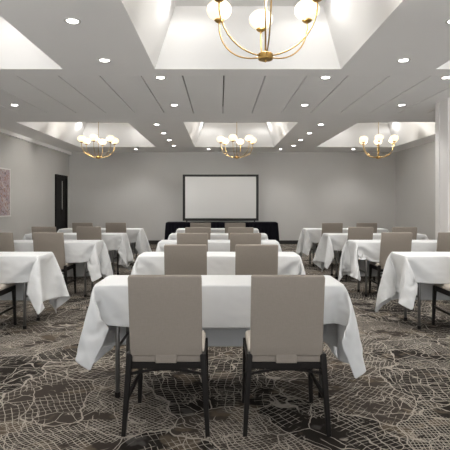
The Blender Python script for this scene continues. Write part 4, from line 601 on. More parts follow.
0,0,0,0,0,0,9,8,3,-8,6,-8,-5,-3,3,0,0,0,-1,-1,0,151,-1,0,1,1,4,-1,-1,-1,-2,0,0,-1,0,1,-1,-1,0,0,0,0,0,0,0,0,0,0,0,0,0,
0,0,0,0,0,0,0,0,0,0,0,0,0,0,0,0,0,0,0,0,0,0,0,0,0,0,1,-1,0,-1,0,0,0,-1,1,3,0,0,1,-1,0,152,-1,0,1,0,0,0,0,0,0,0,-1,0,0,
0,-1,0,0,0,0,0,0,0,0,0,0,0,0,0,0,0,0,0,0,0,0,0,0,0,0,0,0,0,0,0,0,0,0,0,0,0,0,0,0,0,0,0,0,-1,0,0,0,0,-1,0,0,0,0,-1,0,1,
155,0,-6,4,2,0,0,0,1,0,-1,0,0,0,0,-1,0,0,0,0,0,0,0,0,0,0,0,0,0,0,0,0,0,0,0,0,0,0,0,0,0,0,0,0,0,0,0,0,0,0,0,0,0,0,0,0,
0,-1,0,0,0,0,-1,0,0,0,0,-1,0,0,-1,143,-5,7,-3,-7,9,3,3,3,1,1,1,1,-1,1,-1,0,0,0,0,0,0,0,0,0,0,0,0,0,0,0,0,0,0,0,0,0,0,
0,0,0,0,0,0,0,0,0,0,0,0,0,0,0,0,0,0,0,-2,0,0,1,-1,1,-1,0,0,0,-1,0,0,-1,129,-6,-5,-3,-2,0,4,4,4,5,5,5,5,4,8,0,-1,0,0,0,
0,0,0,0,0,0,0,0,0,0,0,0,0,0,0,0,0,0,0,0,0,0,0,0,0,0,0,0,0,0,0,0,0,0,0,-1,-1,0,0,0,0,0,0,-1,0,-2,-3,-2,-3,-5,-7,144,-3,
-2,-5,-9,-2,12,6,5,4,5,5,4,4,8,-3,4,0,0,0,0,0,0,0,0,0,0,0,0,0,0,0,0,0,0,0,0,0,0,0,0,0,0,0,0,0,0,0,0,0,0,0,0,0,0,-1,-4,
-11,5,-1,-2,-1,-5,-3,-4,-11,6,-4,3,-11,6,30,-20,34,2,1,-3,-9,-9,-16,-32,-6,0,5,8,12,36,33,-23,3,-4,0,8,0,-8,8,-8,0,4,
-4,7,-7,2,1,-1,-2,6,-6,8,-8,6,0,-6,0,6,-6,4,-3,5,-6,5,2,-1,5,5,-18,53,0,-15,-17,-12,-4,3,-16,-1,19,5,3,2,-19,8,-5,-8,
-8,-30,5,-14,-3,-7,-10,1,-9,-19,13,20,21,36,37,13,-39,1,8,1,-4,3,-3,4,-12,1,4,2,-6,4,-4,11,-10,2,0,7,-7,4,-3,1,-5,1,4,
0,-10,14,-5,7,-8,2,7,7,-37,10,56,46,-4,-10,-16,-19,-16,-13,12,6,-4,-8,-9,31,-2,-3,-102,-7,-10,-20,-6,-11,-7,-5,0,4,21,
29,29,39,39,-25,42,-34,-21,9,-4,1,9,-6,8,-11,0,4,0,-3,2,1,-2,-5,14,-6,-6,8,-2,7,-13,-1,4,-1,6,0,-5,3,0,8,-4,14,-35,
-30,15,66,60,28,-4,-6,-12,-16,-19,-20,-21,-14,-15,29,0,-27,11,-135,-10,-5,-9,-21,5,13,23,1,22,30,28,42,40,4,-42,54,
-14,-40,-4,8,-1,9,-3,2,0,-12,6,0,-4,1,-1,5,-3,-2,4,-1,3,-5,7,-7,4,-2,-5,9,-4,2,0,1,1,12,-4,-32,-45,31,61,50,61,14,-3,
-6,-8,-11,-18,-19,-22,-13,-30,-12,10,-38,-162,-6,-16,0,38,23,1,12,22,34,29,41,39,24,-27,-44,60,-2,-41,-14,0,14,1,-3,0,
-1,-6,4,0,-1,-7,6,-3,7,-8,6,-3,2,2,-7,0,4,-4,4,-3,0,5,6,-5,4,6,-14,-39,-45,61,41,45,62,49,-20,8,-11,-20,11,-6,-10,-18,
-28,-20,-25,-24,-249,1,37,20,11,43,19,20,10,39,41,39,31,-11,-55,-19,60,15,-43,-23,3,2,-3,9,-1,-8,7,-5,7,-5,-2,-3,-4,9,
0,5,-9,-1,10,-6,-4,5,-7,5,3,1,-6,0,9,8,-9,-21,-49,-33,46,52,51,53,61,30,-34,-22,6,-9,15,-4,-5,-7,-35,-12,-22,-305,19,
4,38,30,28,6,38,41,41,40,30,6,-41,-56,-1,60,27,-37,-34,-7,4,9,-1,-2,1,-4,0,0,-8,10,-5,-4,12,-7,1,0,-5,12,-14,4,9,-12,
6,1,-3,12,-7,-2,8,-12,-31,-49,-23,31,64,64,34,61,56,6,-28,-41,12,-10,22,-3,-16,4,-28,-14,-324,13,14,2,36,36,47,40,40,
40,30,15,-19,-56,-52,12,60,39,-31,-39,-17,5,2,4,-3,6,-7,-1,2,-7,2,3,1,-4,2,3,-3,1,-5,8,-4,-3,1,-4,12,0,-4,5,3,-7,-17,
-44,-39,-16,39,50,47,47,62,60,43,-13,-36,-40,9,9,-5,12,-7,-6,-20,-335,6,1,46,34,40,43,44,39,34,16,-5,-46,-52,-44,20,
60,50,-39,-18,-35,4,11,-10,-5,13,-10,0,10,-12,10,-9,1,-2,2,1,-2,1,-4,6,0,-4,2,-8,8,-1,0,10,-5,-8,-25,-46,-36,-11,54,
39,63,18,62,56,62,25,-27,-37,-42,4,13,0,-11,-4,8,-378,24,46,44,40,40,40,42,38,15,6,-34,-53,-49,-33,25,58,61,-14,-47,
-28,-4,9,-6,0,1,-8,7,-1,0,-1,-1,4,-8,10,-14,13,-11,9,-9,-3,6,0,1,3,5,-12,8,-16,-1,-30,-39,-44,29,13,59,59,42,15,62,59,
60,0,-33,-43,-38,9,-19,13,5,-11,-338,36,37,42,41,44,43,44,20,6,-15,-55,-52,-45,-18,25,51,76,3,-41,-46,-6,-4,12,-9,-2,
1,3,-5,-1,4,0,-7,-4,12,-4,-1,-4,8,-9,0,-3,4,0,-2,9,-5,-3,-8,-15,-32,-46,-26,44,25,19,63,64,-11,63,48,59,48,-9,-39,-41,
-40,-1,-25,8,4,-291,40,35,43,40,45,41,9,25,-3,-45,-40,-41,-58,-8,28,50,74,23,-46,-47,-12,-3,4,-4,-7,0,1,-3,10,-5,-6,6,
-2,-10,10,-7,12,-14,3,-1,8,-2,-5,-5,6,1,-18,2,-23,-32,-46,-11,38,0,44,62,64,-15,54,42,59,59,30,-15,-40,-43,-38,-34,1,
4,-238,36,35,43,22,46,34,15,-19,-16,-5,-43,-60,-58,7,33,35,76,45,-40,-52,-23,3,-1,-13,8,-1,2,-5,-6,-3,6,-8,7,-5,3,-5,
-2,8,-5,-3,1,-3,1,1,1,-1,-12,-12,-24,-43,-35,16,12,-8,63,59,60,24,-10,54,53,59,33,37,-21,-41,-37,-37,-45,-9,-185,34,
38,42,5,43,-2,17,6,-39,-29,-23,-59,-58,39,38,38,36,70,-53,-30,-35,-17,4,4,-7,-5,7,-8,8,-9,-5,13,-15,1,6,-10,6,4,-5,-4,
5,-1,-5,0,0,-10,-4,-12,-41,-34,-24,12,-6,8,62,49,61,61,-26,31,58,49,59,42,-15,-4,-36,-42,-40,-43,-160,32,44,39,-7,-1,
1,6,3,7,-47,-59,-33,-21,-23,45,56,61,58,-46,-29,-38,-16,0,-7,2,-5,-2,-2,-7,1,2,2,-7,11,-8,1,1,-11,10,0,-12,-4,8,-2,-5,
-12,-5,-28,-20,-37,-5,-15,19,-10,63,50,65,61,-20,33,29,58,51,43,45,-21,-37,-13,-43,-42,-162,26,33,33,32,-6,-10,3,9,
-58,-58,-19,-55,-56,33,26,53,68,64,-35,-41,-21,-26,-5,2,-15,5,-6,4,-6,2,-3,-8,4,-2,-1,1,1,-2,-1,-10,7,-5,0,-18,-1,4,
-24,-13,-31,-22,-13,-3,10,-13,59,54,64,65,-7,8,46,33,57,59,51,-18,-17,-7,-28,-40,-174,37,30,32,-6,18,4,2,-52,-56,-57,
-28,-56,-48,42,33,41,73,73,-35,-32,-30,-5,-22,-13,-4,-1,-1,-7,4,-5,0,4,-3,-1,0,-6,0,0,-1,0,0,-12,-2,1,-18,-6,-3,-32,
-18,-17,-21,4,-19,8,51,62,63,64,16,0,16,50,45,56,62,33,-17,-21,-22,-27,],
[446,53,54,53,53,51,53,35,38,41,44,48,53,-25,42,18,-21,-41,-10,-9,-9,-6,-5,-2,0,-2,-1,0,0,0,0,0,0,0,0,0,0,0,0,1,-1,0,0,
1,0,0,1,2,2,3,5,5,5,6,8,6,6,-21,-21,-33,-43,-44,-44,-55,-54,-54,-54,-53,-54,-53,-51,104,53,54,54,53,53,52,52,36,37,44,
44,46,-12,22,50,-55,-2,-11,-10,-7,-8,-7,1,-2,-1,1,0,0,-1,0,0,0,0,0,0,0,0,0,0,1,0,0,0,0,1,-1,1,5,1,6,5,5,6,8,6,4,-24,
-24,-44,-38,-45,-55,-54,-54,-53,-54,-54,-52,-53,-47,93,54,52,54,54,53,53,53,51,15,35,53,38,28,18,-2,4,-2,-11,-11,-11,
-7,-2,-1,-1,-1,1,0,0,0,-1,0,0,0,0,0,0,1,0,0,-1,1,0,0,0,0,1,-1,0,7,4,6,6,6,5,8,0,-29,-30,-40,-42,-55,-53,-54,-54,-54,
-54,-54,-54,-46,-61,90,57,55,53,55,53,54,52,54,32,36,27,45,51,21,1,-3,-6,-5,-12,-5,-9,-1,0,-1,0,0,0,0,0,0,0,-1,0,1,0,
0,0,0,0,0,0,0,0,1,0,0,0,0,0,10,7,6,5,5,-1,-1,-29,-36,-37,-54,-54,-55,-54,-53,-54,-55,-52,-53,-59,-58,81,58,58,54,57,
56,54,54,50,55,35,34,26,41,46,-3,-2,-5,5,-11,-13,0,-1,-1,0,-1,0,0,0,0,0,0,0,0,0,0,0,0,0,0,0,0,1,0,0,0,0,0,0,0,0,12,11,
5,5,-5,-3,-36,-32,-54,-53,-55,-53,-53,-55,-54,-55,-56,-62,-56,-59,77,57,58,58,55,53,57,57,56,45,48,51,29,30,43,11,-10,
10,-1,-14,-2,-4,0,0,0,0,-1,1,-1,0,0,1,0,-1,0,0,0,0,0,0,0,1,0,0,0,0,0,0,0,0,1,2,14,12,-10,9,-19,-28,-49,-53,-56,-52,
-56,-58,-52,-58,-61,-62,-64,-43,-60,68,59,58,59,56,50,57,59,55,59,51,47,52,29,26,21,-5,17,-7,-8,-3,0,0,-1,0,0,0,0,0,0,
0,0,0,0,0,-1,1,0,0,0,0,0,0,0,0,1,0,-1,0,1,0,1,5,17,-21,22,-21,-51,-47,-56,-51,-59,-56,-58,-62,-65,-61,-60,-62,-62,-61,
77,61,59,59,55,60,58,57,59,57,58,54,52,51,26,24,-4,16,-4,-10,-1,0,0,-1,0,0,0,0,0,0,0,0,0,0,0,0,0,0,0,0,0,0,0,0,1,0,1,
-1,0,0,0,1,0,15,-16,11,-28,-51,-55,-56,-63,-54,-62,-64,-64,-64,-61,-59,-62,-65,-65,78,60,60,60,59,59,60,59,53,60,59,
59,58,54,54,25,-1,10,-7,1,-1,-1,0,0,0,0,0,0,-1,0,0,0,1,-1,1,-1,0,0,1,-1,1,0,0,0,0,0,1,-1,0,1,-1,0,0,2,-2,5,-48,-56,
-58,-61,-61,-65,-65,-60,-64,-64,-62,-64,-65,-63,-64,81,60,59,57,60,60,54,59,61,57,60,61,59,60,59,54,8,3,1,-2,1,0,-1,0,
1,0,-1,0,0,0,0,0,0,0,0,1,-1,0,0,0,0,0,0,0,0,0,1,-1,1,-1,0,0,0,2,-3,-17,-60,-61,-63,-65,-61,-64,-65,-65,-58,-64,-65,
-65,-65,-65,-65,79,60,59,60,60,56,55,61,60,60,60,60,60,61,59,60,55,0,0,0,0,0,0,0,0,0,0,0,0,0,0,0,0,0,0,0,0,0,0,0,0,0,
0,0,0,0,0,0,0,0,0,0,0,0,0,-61,-65,-64,-66,-62,-65,-62,-63,-64,-63,-65,-65,-65,-65,-66,-65,78,59,57,60,60,58,59,60,60,
59,60,60,60,60,57,59,60,0,0,0,0,0,0,0,0,0,0,0,0,0,0,0,0,0,0,0,0,0,0,0,0,0,0,0,0,0,0,0,0,0,0,0,0,0,0,-62,-56,-65,-64,
-66,-66,-65,-65,-65,-65,-63,-65,-65,-65,-65,-65,79,60,53,59,59,60,60,60,61,60,60,59,61,60,60,59,57,0,0,0,0,0,0,0,0,0,
0,0,0,0,0,0,0,0,0,0,0,0,0,0,0,0,0,0,0,0,0,0,0,0,0,0,0,0,0,-61,-63,-62,-66,-63,-65,-65,-65,-65,-64,-65,-65,-65,-65,-65,
-65,83,59,59,55,58,60,59,60,60,59,60,60,61,59,60,58,59,0,0,0,0,0,0,0,0,0,0,0,0,0,0,0,0,0,0,0,0,0,0,0,0,0,0,0,0,0,0,0,
0,0,0,0,0,0,0,-62,-63,-66,-61,-65,-64,-64,-64,-65,-65,-66,-64,-66,-64,-65,-65,93,60,56,59,60,55,58,58,58,59,59,59,60,
60,56,60,59,0,0,0,0,0,0,0,0,0,0,0,0,0,0,0,0,0,0,0,0,0,0,0,0,0,0,0,0,0,0,0,0,0,0,0,0,0,0,-65,-64,-57,-65,-64,-65,-64,
-65,-65,-65,-65,-65,-66,-65,-65,-65,104,59,60,60,60,58,59,57,58,57,57,57,57,58,52,60,57,0,0,0,0,0,0,0,0,0,0,0,0,0,0,0,
0,0,0,0,0,0,0,0,0,0,0,0,0,0,0,0,0,0,0,0,0,0,0,-61,-60,-63,-65,-66,-65,-65,-65,-66,-65,-66,-64,-65,-65,-64,-63,115,60,
54,54,46,57,57,60,61,60,57,56,57,57,57,59,61,0,0,0,0,0,0,0,0,0,0,0,0,0,0,0,0,0,0,0,0,0,0,0,0,0,0,0,0,0,0,0,0,0,0,0,0,
0,0,-61,-66,-61,-63,-65,-66,-67,-64,-65,-65,-62,-64,-65,-64,-61,-65,101,56,51,57,56,56,59,59,58,52,60,59,58,57,55,50,
20,-3,0,-1,0,1,0,-1,1,0,-1,1,-1,1,-1,0,1,-1,0,1,-1,1,-1,1,0,-1,0,1,0,0,0,0,0,0,0,0,0,0,-3,-14,-51,-58,-63,-64,-65,-66,
-63,-65,-63,-64,-65,-65,-61,-65,-65,84,57,53,55,58,57,58,59,54,59,57,55,53,53,48,32,10,-6,0,0,0,1,0,-1,0,0,0,0,0,0,0,
0,-1,1,0,0,0,0,0,0,0,0,0,0,0,0,0,0,0,0,0,1,0,7,-9,-9,-27,-51,-52,-56,-59,-62,-64,-64,-65,-65,-65,-64,-58,-64,-65,64,
57,58,54,57,59,58,56,54,54,52,51,51,46,36,21,5,-4,-1,-1,0,0,0,0,1,-1,0,0,0,0,0,0,0,0,0,0,0,0,0,0,0,0,0,0,0,0,0,0,1,0,
0,1,7,4,-13,-7,-14,-38,-50,-51,-53,-54,-57,-58,-62,-64,-63,-59,-65,-60,-64,43,58,54,60,55,54,52,51,54,52,49,51,45,38,
26,16,3,0,-5,0,0,0,0,0,0,0,0,-1,1,-1,0,0,0,0,0,0,0,0,0,0,0,0,0,0,1,0,0,0,0,0,1,1,5,9,-16,-7,-12,-21,-43,-50,-51,-51,
-51,-55,-57,-60,-64,-43,-64,-65,-52,19,58,58,54,43,52,51,53,52,49,50,43,39,32,19,15,-1,3,-6,-1,0,0,0,0,0,0,0,0,0,0,0,
-1,0,0,1,-1,0,0,0,1,0,0,0,0,0,0,0,0,0,1,0,2,7,9,-14,-11,-10,-15,-29,-50,-49,-52,-50,-50,-53,-52,-54,-59,-45,-56,-62,
19,54,43,52,53,41,52,53,52,45,43,38,35,26,20,8,-2,5,-7,-1,-1,0,1,0,-1,0,0,0,0,0,0,0,0,0,0,0,0,0,0,0,0,0,0,0,0,0,0,0,1,
0,1,3,11,4,-8,-16,-11,-11,-22,-37,-52,-47,-52,-52,-49,-53,-51,-52,-54,-49,-52,11,52,53,43,48,49,54,45,43,43,40,34,29,
22,19,6,-3,5,-4,-4,0,0,0,0,0,0,0,-1,0,0,0,0,0,0,0,0,0,0,0,0,0,0,0,1,0,0,0,0,0,1,1,4,11,3,-4,-15,-15,-10,-19,-26,-43,
-50,-50,-51,-52,-50,-51,-52,-51,-52,-51,18,53,53,53,44,45,38,44,45,39,35,31,26,22,15,3,-2,5,-3,-5,-1,0,0,0,0,0,0,0,0,
-1,0,0,1,-1,0,0,0,0,0,0,1,0,0,0,0,0,0,0,1,1,1,9,7,2,-6,-2,-17,-17,-19,-20,-31,-48,-50,-50,-51,-50,-52,-51,-51,-51,-52,
26,54,54,39,45,44,42,42,40,36,31,28,24,20,12,3,-4,7,-4,-2,-3,0,0,-1,0,1,-1,0,0,0,0,0,0,0,-1,0,1,0,0,0,0,0,0,1,-1,0,0,
0,1,0,4,10,6,0,-4,-4,-6,-23,-20,-20,-21,-38,-50,-51,-49,-51,-50,-52,-51,-51,-52,41,49,39,40,45,44,40,40,38,31,30,25,
23,19,10,2,-4,6,3,-8,-3,-1,0,0,0,0,0,0,-1,0,0,0,0,0,0,0,0,0,0,0,0,0,0,0,0,0,1,0,2,0,5,7,9,1,-5,-5,-4,-16,-25,-16,-25,
-26,-45,-50,-50,-50,-50,-49,-53,-51,-52,43,47,46,44,42,27,41,41,31,30,27,23,24,17,6,3,1,0,6,-6,-8,0,-1,0,0,0,0,0,0,0,
-1,0,0,1,-1,0,0,0,0,0,0,0,0,0,0,1,0,1,0,3,5,10,4,2,0,-2,-10,-12,-24,-21,-18,-26,-35,-46,-50,-50,-51,-49,-48,-53,-52,
42,46,47,40,46,31,31,31,31,29,26,27,18,14,5,2,1,1,8,-8,-7,-2,0,0,-1,0,0,0,0,0,0,0,0,0,0,0,0,0,0,0,0,-1,1,0,0,0,0,3,-1,
4,5,10,2,2,9,-9,-8,-10,-23,-24,-15,-27,-27,-40,-47,-50,-50,-50,-45,-53,-52,40,47,46,41,31,30,32,31,32,33,29,17,13,13,
3,3,4,-1,8,-7,-10,-1,-1,0,0,-1,0,0,0,0,0,0,0,0,0,0,0,0,0,0,0,0,0,0,0,1,0,1,2,2,9,7,3,2,10,-7,-11,-10,-14,-25,-21,-20,
-23,-42,-39,-47,-50,-47,-50,-48,-53,39,47,38,42,22,31,35,31,34,27,33,6,13,13,6,5,5,-4,4,-9,-4,-5,-2,0,0,0,0,0,0,0,0,0,
0,0,0,0,0,0,-1,1,0,0,0,0,0,0,1,1,1,7,6,5,4,7,5,-7,-2,-14,-13,-26,-23,-21,-19,-29,-36,-49,-48,-47,-50,-49,-49,38,38,40,
41,14,35,35,34,35,35,15,9,14,14,13,-2,-7,0,0,-7,-5,-5,-2,0,0,0,-1,0,0,0,0,0,0,0,0,0,0,0,0,0,0,0,0,0,0,1,1,1,5,3,6,5,5,
5,7,-8,-2,-7,-14,-27,-22,-23,-21,-20,-36,-36,-51,-47,-49,-49,-50,35,36,42,42,42,25,21,34,38,15,16,7,20,20,-3,-3,-6,-1,
-1,-5,-7,-2,-5,0,1,-1,0,0,-1,0,0,0,1,-1,0,1,-1,0,0,0,0,1,0,0,1,0,0,4,2,5,5,5,4,5,7,-5,-4,-7,-8,-28,-24,-21,-23,-21,
-20,-30,-51,-50,-47,-50,-50,30,41,41,41,31,31,31,33,15,17,14,9,22,17,-6,-3,-3,-3,-2,-5,-5,-5,-1,-2,-1,0,0,0,0,0,0,0,0,
0,0,0,0,0,0,0,0,0,0,1,0,1,1,2,3,4,5,5,5,9,3,-3,-7,-5,-4,-26,-27,-22,-22,-23,-19,-21,-37,-51,-50,-50,-50,]]]
# ---------------------------------------------------------------- the camera (level, shifted lens)
cam = bpy.data.cameras.new('camera'); co = bpy.data.objects.new('camera', cam); C.objects.link(co)
co.location = (0, 0, 1.31); co.rotation_euler = (R(90), 0, 0)
cam.sensor_width = 36; cam.lens = 38.4; cam.shift_x = 5/450; cam.shift_y = -22.5/450; cam.clip_start = .05
sc.camera = co
sc.view_settings.view_transform = 'Standard'; sc.view_settings.look = 'None'
sc.view_settings.gamma = 1; sc.view_settings.use_curve_mapping = False
sc.view_settings.exposure = EXPOSURE
sc.cycles.use_denoising = True
sc.cycles.max_bounces = 10; sc.cycles.diffuse_bounces = 7
# ---------------------------------------------------------------- materials
M = {}
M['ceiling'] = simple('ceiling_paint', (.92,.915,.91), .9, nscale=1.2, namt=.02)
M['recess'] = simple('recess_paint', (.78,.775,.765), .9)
M['groove'] = simple('groove_shadow_gap', (.25,.24,.235), .9)
M['wall'] = simple('grey_wall_vinyl', (.555,.548,.535), .75, spec=.25, nscale=3, namt=.02, bump=.15, bscale=90)
M['column'] = simple('column_paint', (.80,.785,.77), .75, spec=.25)
M['base'] = simple('black_baseboard', (.018,.017,.017), .5)
M['dark'] = simple('dark_door', (.010,.0095,.009), .6, spec=.15)
M['glass'] = simple('door_glass', (.62,.62,.60), .1)
M['black_wood'] = simple('espresso_wood', (.010,.008,.007), .45, spec=.25, nscale=12, namt=.3)
M['linen'] = None
M['seat'] = simple('seat_fabric_lit', (.57,.52,.46), .9, spec=.2, nscale=40, namt=.04, bump=.3, bscale=500)  # lighter than the backs: light from above is put into this colour
M['white'] = simple('white_linen', (.77,.78,.785), .85, spec=.2, bump=.12, bscale=700)
M['steel'] = simple('grey_leg_steel', (.20,.195,.19), .45, metal=.6)
M['ply'] = simple('table_laminate', (.35,.33,.30), .6)
M['blackcloth'] = simple('black_skirting', (.006,.006,.009), .95, spec=.08)
M['screenframe'] = simple('screen_frame_black', (.010,.010,.010), .5)
M['screen'] = simple('screen_fabric', (.72,.722,.72), .8, spec=.2)
M['brass'] = simple('brushed_brass', (.42,.27,.09), .45, metal=1.0, nscale=30, namt=.06)
M['globe'] = simple('opal_globe', (.30,.28,.24), .25, emit=(1.0,.80,.52), es=GLOBE_E)
M['lens'] = simple('downlight_lens', (.9,.9,.9), .3, emit=(1.0,.96,.90), es=LENS_E)
M['trim_ring'] = simple('downlight_trim', (.70,.69,.67), .5)
M['artframe'] = simple('white_art_frame', (.74,.73,.72), .5)

def back_fabric():
    k = NT('taupe_fabric'); b = k.b
    tc = k.n('ShaderNodeTexCoord').outputs['Object']
    mp = k.n('ShaderNodeMapping'); mp.inputs['Scale'].default_value = (1, 1, 14); k.l(tc, mp.inputs[0])
    f = k.noise(mp.outputs[0], 34, 4, .65)
    mp2 = k.n('ShaderNodeMapping'); mp2.inputs['Scale'].default_value = (14, 1, 1); k.l(tc, mp2.inputs[0])
    g = k.noise(mp2.outputs[0], 34, 4, .65)
    h = k.math('MULTIPLY', k.math('ADD', f, g), .5)
    k.l(k.mix(h, c4((.235,.205,.175)), c4((.385,.34,.295))), b.inputs['Base Color'])
    b.inputs['Roughness'].default_value = .9; b.inputs['Specular IOR Level'].default_value = .2
    bp = k.n('ShaderNodeBump'); bp.inputs['Strength'].default_value = .25; bp.inputs['Distance'].default_value = .001
    k.l(h, bp.inputs['Height']); k.l(bp.outputs[0], b.inputs['Normal'])
    return k.m
M['linen'] = back_fabric()

def carpet():
    k = NT('map_pattern_carpet'); b = k.b
    P0 = k.n('ShaderNodeTexCoord').outputs['Object']
    def warp(scale, amt, vec=P0, det=3):
        c = k.noise(vec, scale, det, .55, out=1)
        s = k.n('ShaderNodeVectorMath', operation='SUBTRACT'); k.l(c, s.inputs[0]); s.inputs[1].default_value = (.5,.5,.5)
        m = k.n('ShaderNodeVectorMath', operation='SCALE'); k.l(s.outputs[0], m.inputs[0]); m.inputs['Scale'].default_value = amt
        a = k.n('ShaderNodeVectorMath', operation='ADD'); k.l(vec, a.inputs[0]); k.l(m.outputs[0], a.inputs[1]); return a.outputs[0]
    w1 = warp(1.6, .55); w2 = warp(1.8, .16); w3 = warp(9, .035, w2)
    def vor(vec, scale, feat='F1', out='Color'):
        nd = k.n('ShaderNodeTexVoronoi', feature=feat, voronoi_dimensions='2D'); nd.inputs['Scale'].default_value = scale
        k.l(vec, nd.inputs['Vector']); return nd.outputs[out]
    # districts: each cell gets its own tone, street direction and street density
    cell = vor(w1, 1.5)
    sp = k.n('ShaderNodeSeparateColor'); k.l(cell, sp.inputs[0])
    rnd, rnd2, rnd3 = sp.outputs[0], sp.outputs[1], sp.outputs[2]
    rot = k.n('ShaderNodeVectorRotate', rotation_type='Z_AXIS'); k.l(w2, rot.inputs['Vector'])
    k.l(k.math('MULTIPLY', rnd, 6.283), rot.inputs['Angle'])
    xyz = k.n('ShaderNodeSeparateXYZ'); k.l(rot.outputs[0], xyz.inputs[0])
    def stripes(c, freq, wd):
        f = k.math('ABSOLUTE', k.math('SUBTRACT', k.math('FRACT', k.math('MULTIPLY', c, freq)), .5))
        return k.math('SUBTRACT', 1.0, k.ss(f, wd*.5, wd*1.3))
    g1 = k.math('MAXIMUM', stripes(xyz.outputs[0], 18, .042), stripes(xyz.outputs[1], 27, .06))
    g2 = k.math('MAXIMUM', stripes(xyz.outputs[0], 34, .09), stripes(xyz.outputs[1], 44, .11))
    use2 = k.ss(rnd3, .55, .56)
    grid = k.n('ShaderNodeMix', data_type='FLOAT'); k.l(use2, grid.inputs[0]); k.l(g1, grid.inputs[2]); k.l(g2, grid.inputs[3])
    mask = k.ss(k.noise(P0, 2.8, 3, .6), .41, .47)
    brk = k.ss(k.noise(P0, 20, 2, .6), .30, .42)
    grid = k.math('MULTIPLY', k.math('MULTIPLY', grid.outputs[0], mask), brk)
    def road(vec, scale, wd):
        d = vor(vec, scale, 'DISTANCE_TO_EDGE', 'Distance')
        return k.math('SUBTRACT', 1.0, k.ss(d, wd*.5, wd))
    r1 = road(w1, 1.5, .011)
    r2 = k.math('MULTIPLY', road(w3, 3.2, .013), k.ss(k.noise(P0, 1.9, 2), .40, .46))
    r3 = k.math('MULTIPLY', road(w3, 8, .028), k.ss(k.noise(P0, 2.3, 2), .52, .57))
    r4 = k.math('MULTIPLY', road(warp(6, .1), 22, .06), k.ss(k.noise(P0, 2.9, 2, .5), .58, .61))
    cn = k.noise(w1, 1.1, 2, .5)
    ct = k.math('MULTIPLY', stripes(cn, 20, .05), k.ss(k.noise(P0, 1.7, 1), .47, .52))
    lines = k.math('MAXIMUM', k.math('MAXIMUM', r1, r2), k.math('MAXIMUM', r3, r4))
    lines = k.math('MAXIMUM', lines, k.math('MAXIMUM', grid, ct))
    # ground tones
    base = k.mix(k.ss(rnd2, .3, .8), c4((.021,.017,.0145)), c4((.070,.057,.047)))
    tan = k.ss(k.noise(w2, 2.6, 3, .6), .56, .62)
    base = k.mix(k.math('MULTIPLY', tan, .8), base, c4((.15,.118,.085)))
    grey = k.ss(k.noise(w3, 3.1, 3, .6), .60, .66)
    base = k.mix(k.math('MULTIPLY', grey, .5), base, c4((.16,.15,.14)))
    fib = k.noise(P0, 160, 2, .7)
    base = k.mix(k.math('MULTIPLY', fib, .55), base, c4((.012,.010,.009)))
    lc = k.mix(fib, c4((.33,.295,.25)), c4((.62,.57,.50)))
    k.l(k.mix(k.math('MULTIPLY', lines, .74), base, lc), b.inputs['Base Color'])
    b.inputs['Roughness'].default_value = .97; b.inputs['Specular IOR Level'].default_value = .1
    bp = k.n('ShaderNodeBump'); bp.inputs['Strength'].default_value = .5; bp.inputs['Distance'].default_value = .004
    k.l(fib, bp.inputs['Height']); k.l(bp.outputs[0], b.inputs['Normal'])
    return k.m
M['carpet'] = carpet()

def art():
    k = NT('abstract_painting'); b = k.b
    P = k.n('ShaderNodeTexCoord').outputs['Object']
    n1 = k.noise(P, 2.2, 4, .6, out=1)
    s = k.n('ShaderNodeVectorMath', operation='ADD'); k.l(P, s.inputs[0]); k.l(n1, s.inputs[1])
    a = k.noise(s.outputs[0], 3.0, 4, .6); c = k.noise(s.outputs[0], 5.5, 3, .6); d = k.noise(s.outputs[0], 9, 3, .6)
    col = k.mix(a, c4((.50,.43,.46)), c4((.36,.30,.34)))
    col = k.mix(k.ss(a, .56, .62), col, c4((.58,.52,.51)))
    ring = k.math('ABSOLUTE', k.math('SUBTRACT', c, .5))
    col = k.mix(k.math('SUBTRACT', 1.0, k.ss(ring, .012, .028)), col, c4((.33,.16,.11)))
    col = k.mix(k.ss(d, .60, .63), col, c4((.05,.04,.055)))
    k.l(col, b.inputs['Base Color']); b.inputs['Roughness'].default_value = .7
    return k.m
M['art'] = art()
# ---------------------------------------------------------------- the setting
XL, XR, YB, YF, ZC = -4.76, 5.55, 15.15, -2.4, 2.90
struct_('floor', mb((XL-.2, XR+.2, YF, YB+.2, -.12, 0)), M['carpet'])
struct_('wall_left', mb((XL-.15, XL, YF, YB, 0, ZC+.9)), M['wall'])
struct_('wall_right', mb((XR, XR+.15, YF, YB, 0, ZC+.9)), M['wall'])
struct_('wall_back', mb((XL-.15, XR+.15, YB, YB+.15, 0, ZC+.9)), M['wall'])
# the ceiling: flat slab with six coffered openings, two rows of three
front_openings = [(-4.03, -1.87), (-.775, 1.44), (2.57, 4.90)]
rear_openings = [(-4.03, -1.84), (-.72, 1.55), (2.75, 4.98)]
RY = [(1.45, 5.72), (9.48, 13.75)]
GX = [.05+.52*k for k in range(-8, 10)]
GY = (6.02, 8.55)
bm = bmesh.new()
T = ZC+.12
box(bm, XL, XR, YF, RY[0][0], ZC, T)
for (y0, y1), RX in zip(RY, (front_openings, rear_openings)):
    xs = [XL] + [v for r in RX for v in r] + [XR]
    for i in range(0, 8, 2): box(bm, xs[i], xs[i+1], y0, y1, ZC, T)
box(bm, XL, XR, RY[0][1], GY[0], ZC, T)
box(bm, XL, XR, GY[1], RY[1][0], ZC, T)
box(bm, XL, XR, RY[1][1], YB, ZC, T)
gx = [g for g in GX if XL+.1 < g < XR-.1]
px = [XL] + gx + [XR]
for i in range(len(px)-1):
    a = px[i] + (.009 if i else 0); c = px[i+1] - (.009 if i < len(px)-2 else 0)
    box(bm, a, c, GY[0]+.004, GY[1]-.004, ZC, T)
struct_('ceiling', bm, M['ceiling'])
struct_('ceiling_panel_gap', mb((XL, XR, GY[0]-.1, GY[1]+.1, T+.001, T+.02)), M['groove'])
H, S = .64, .27
rn = 0
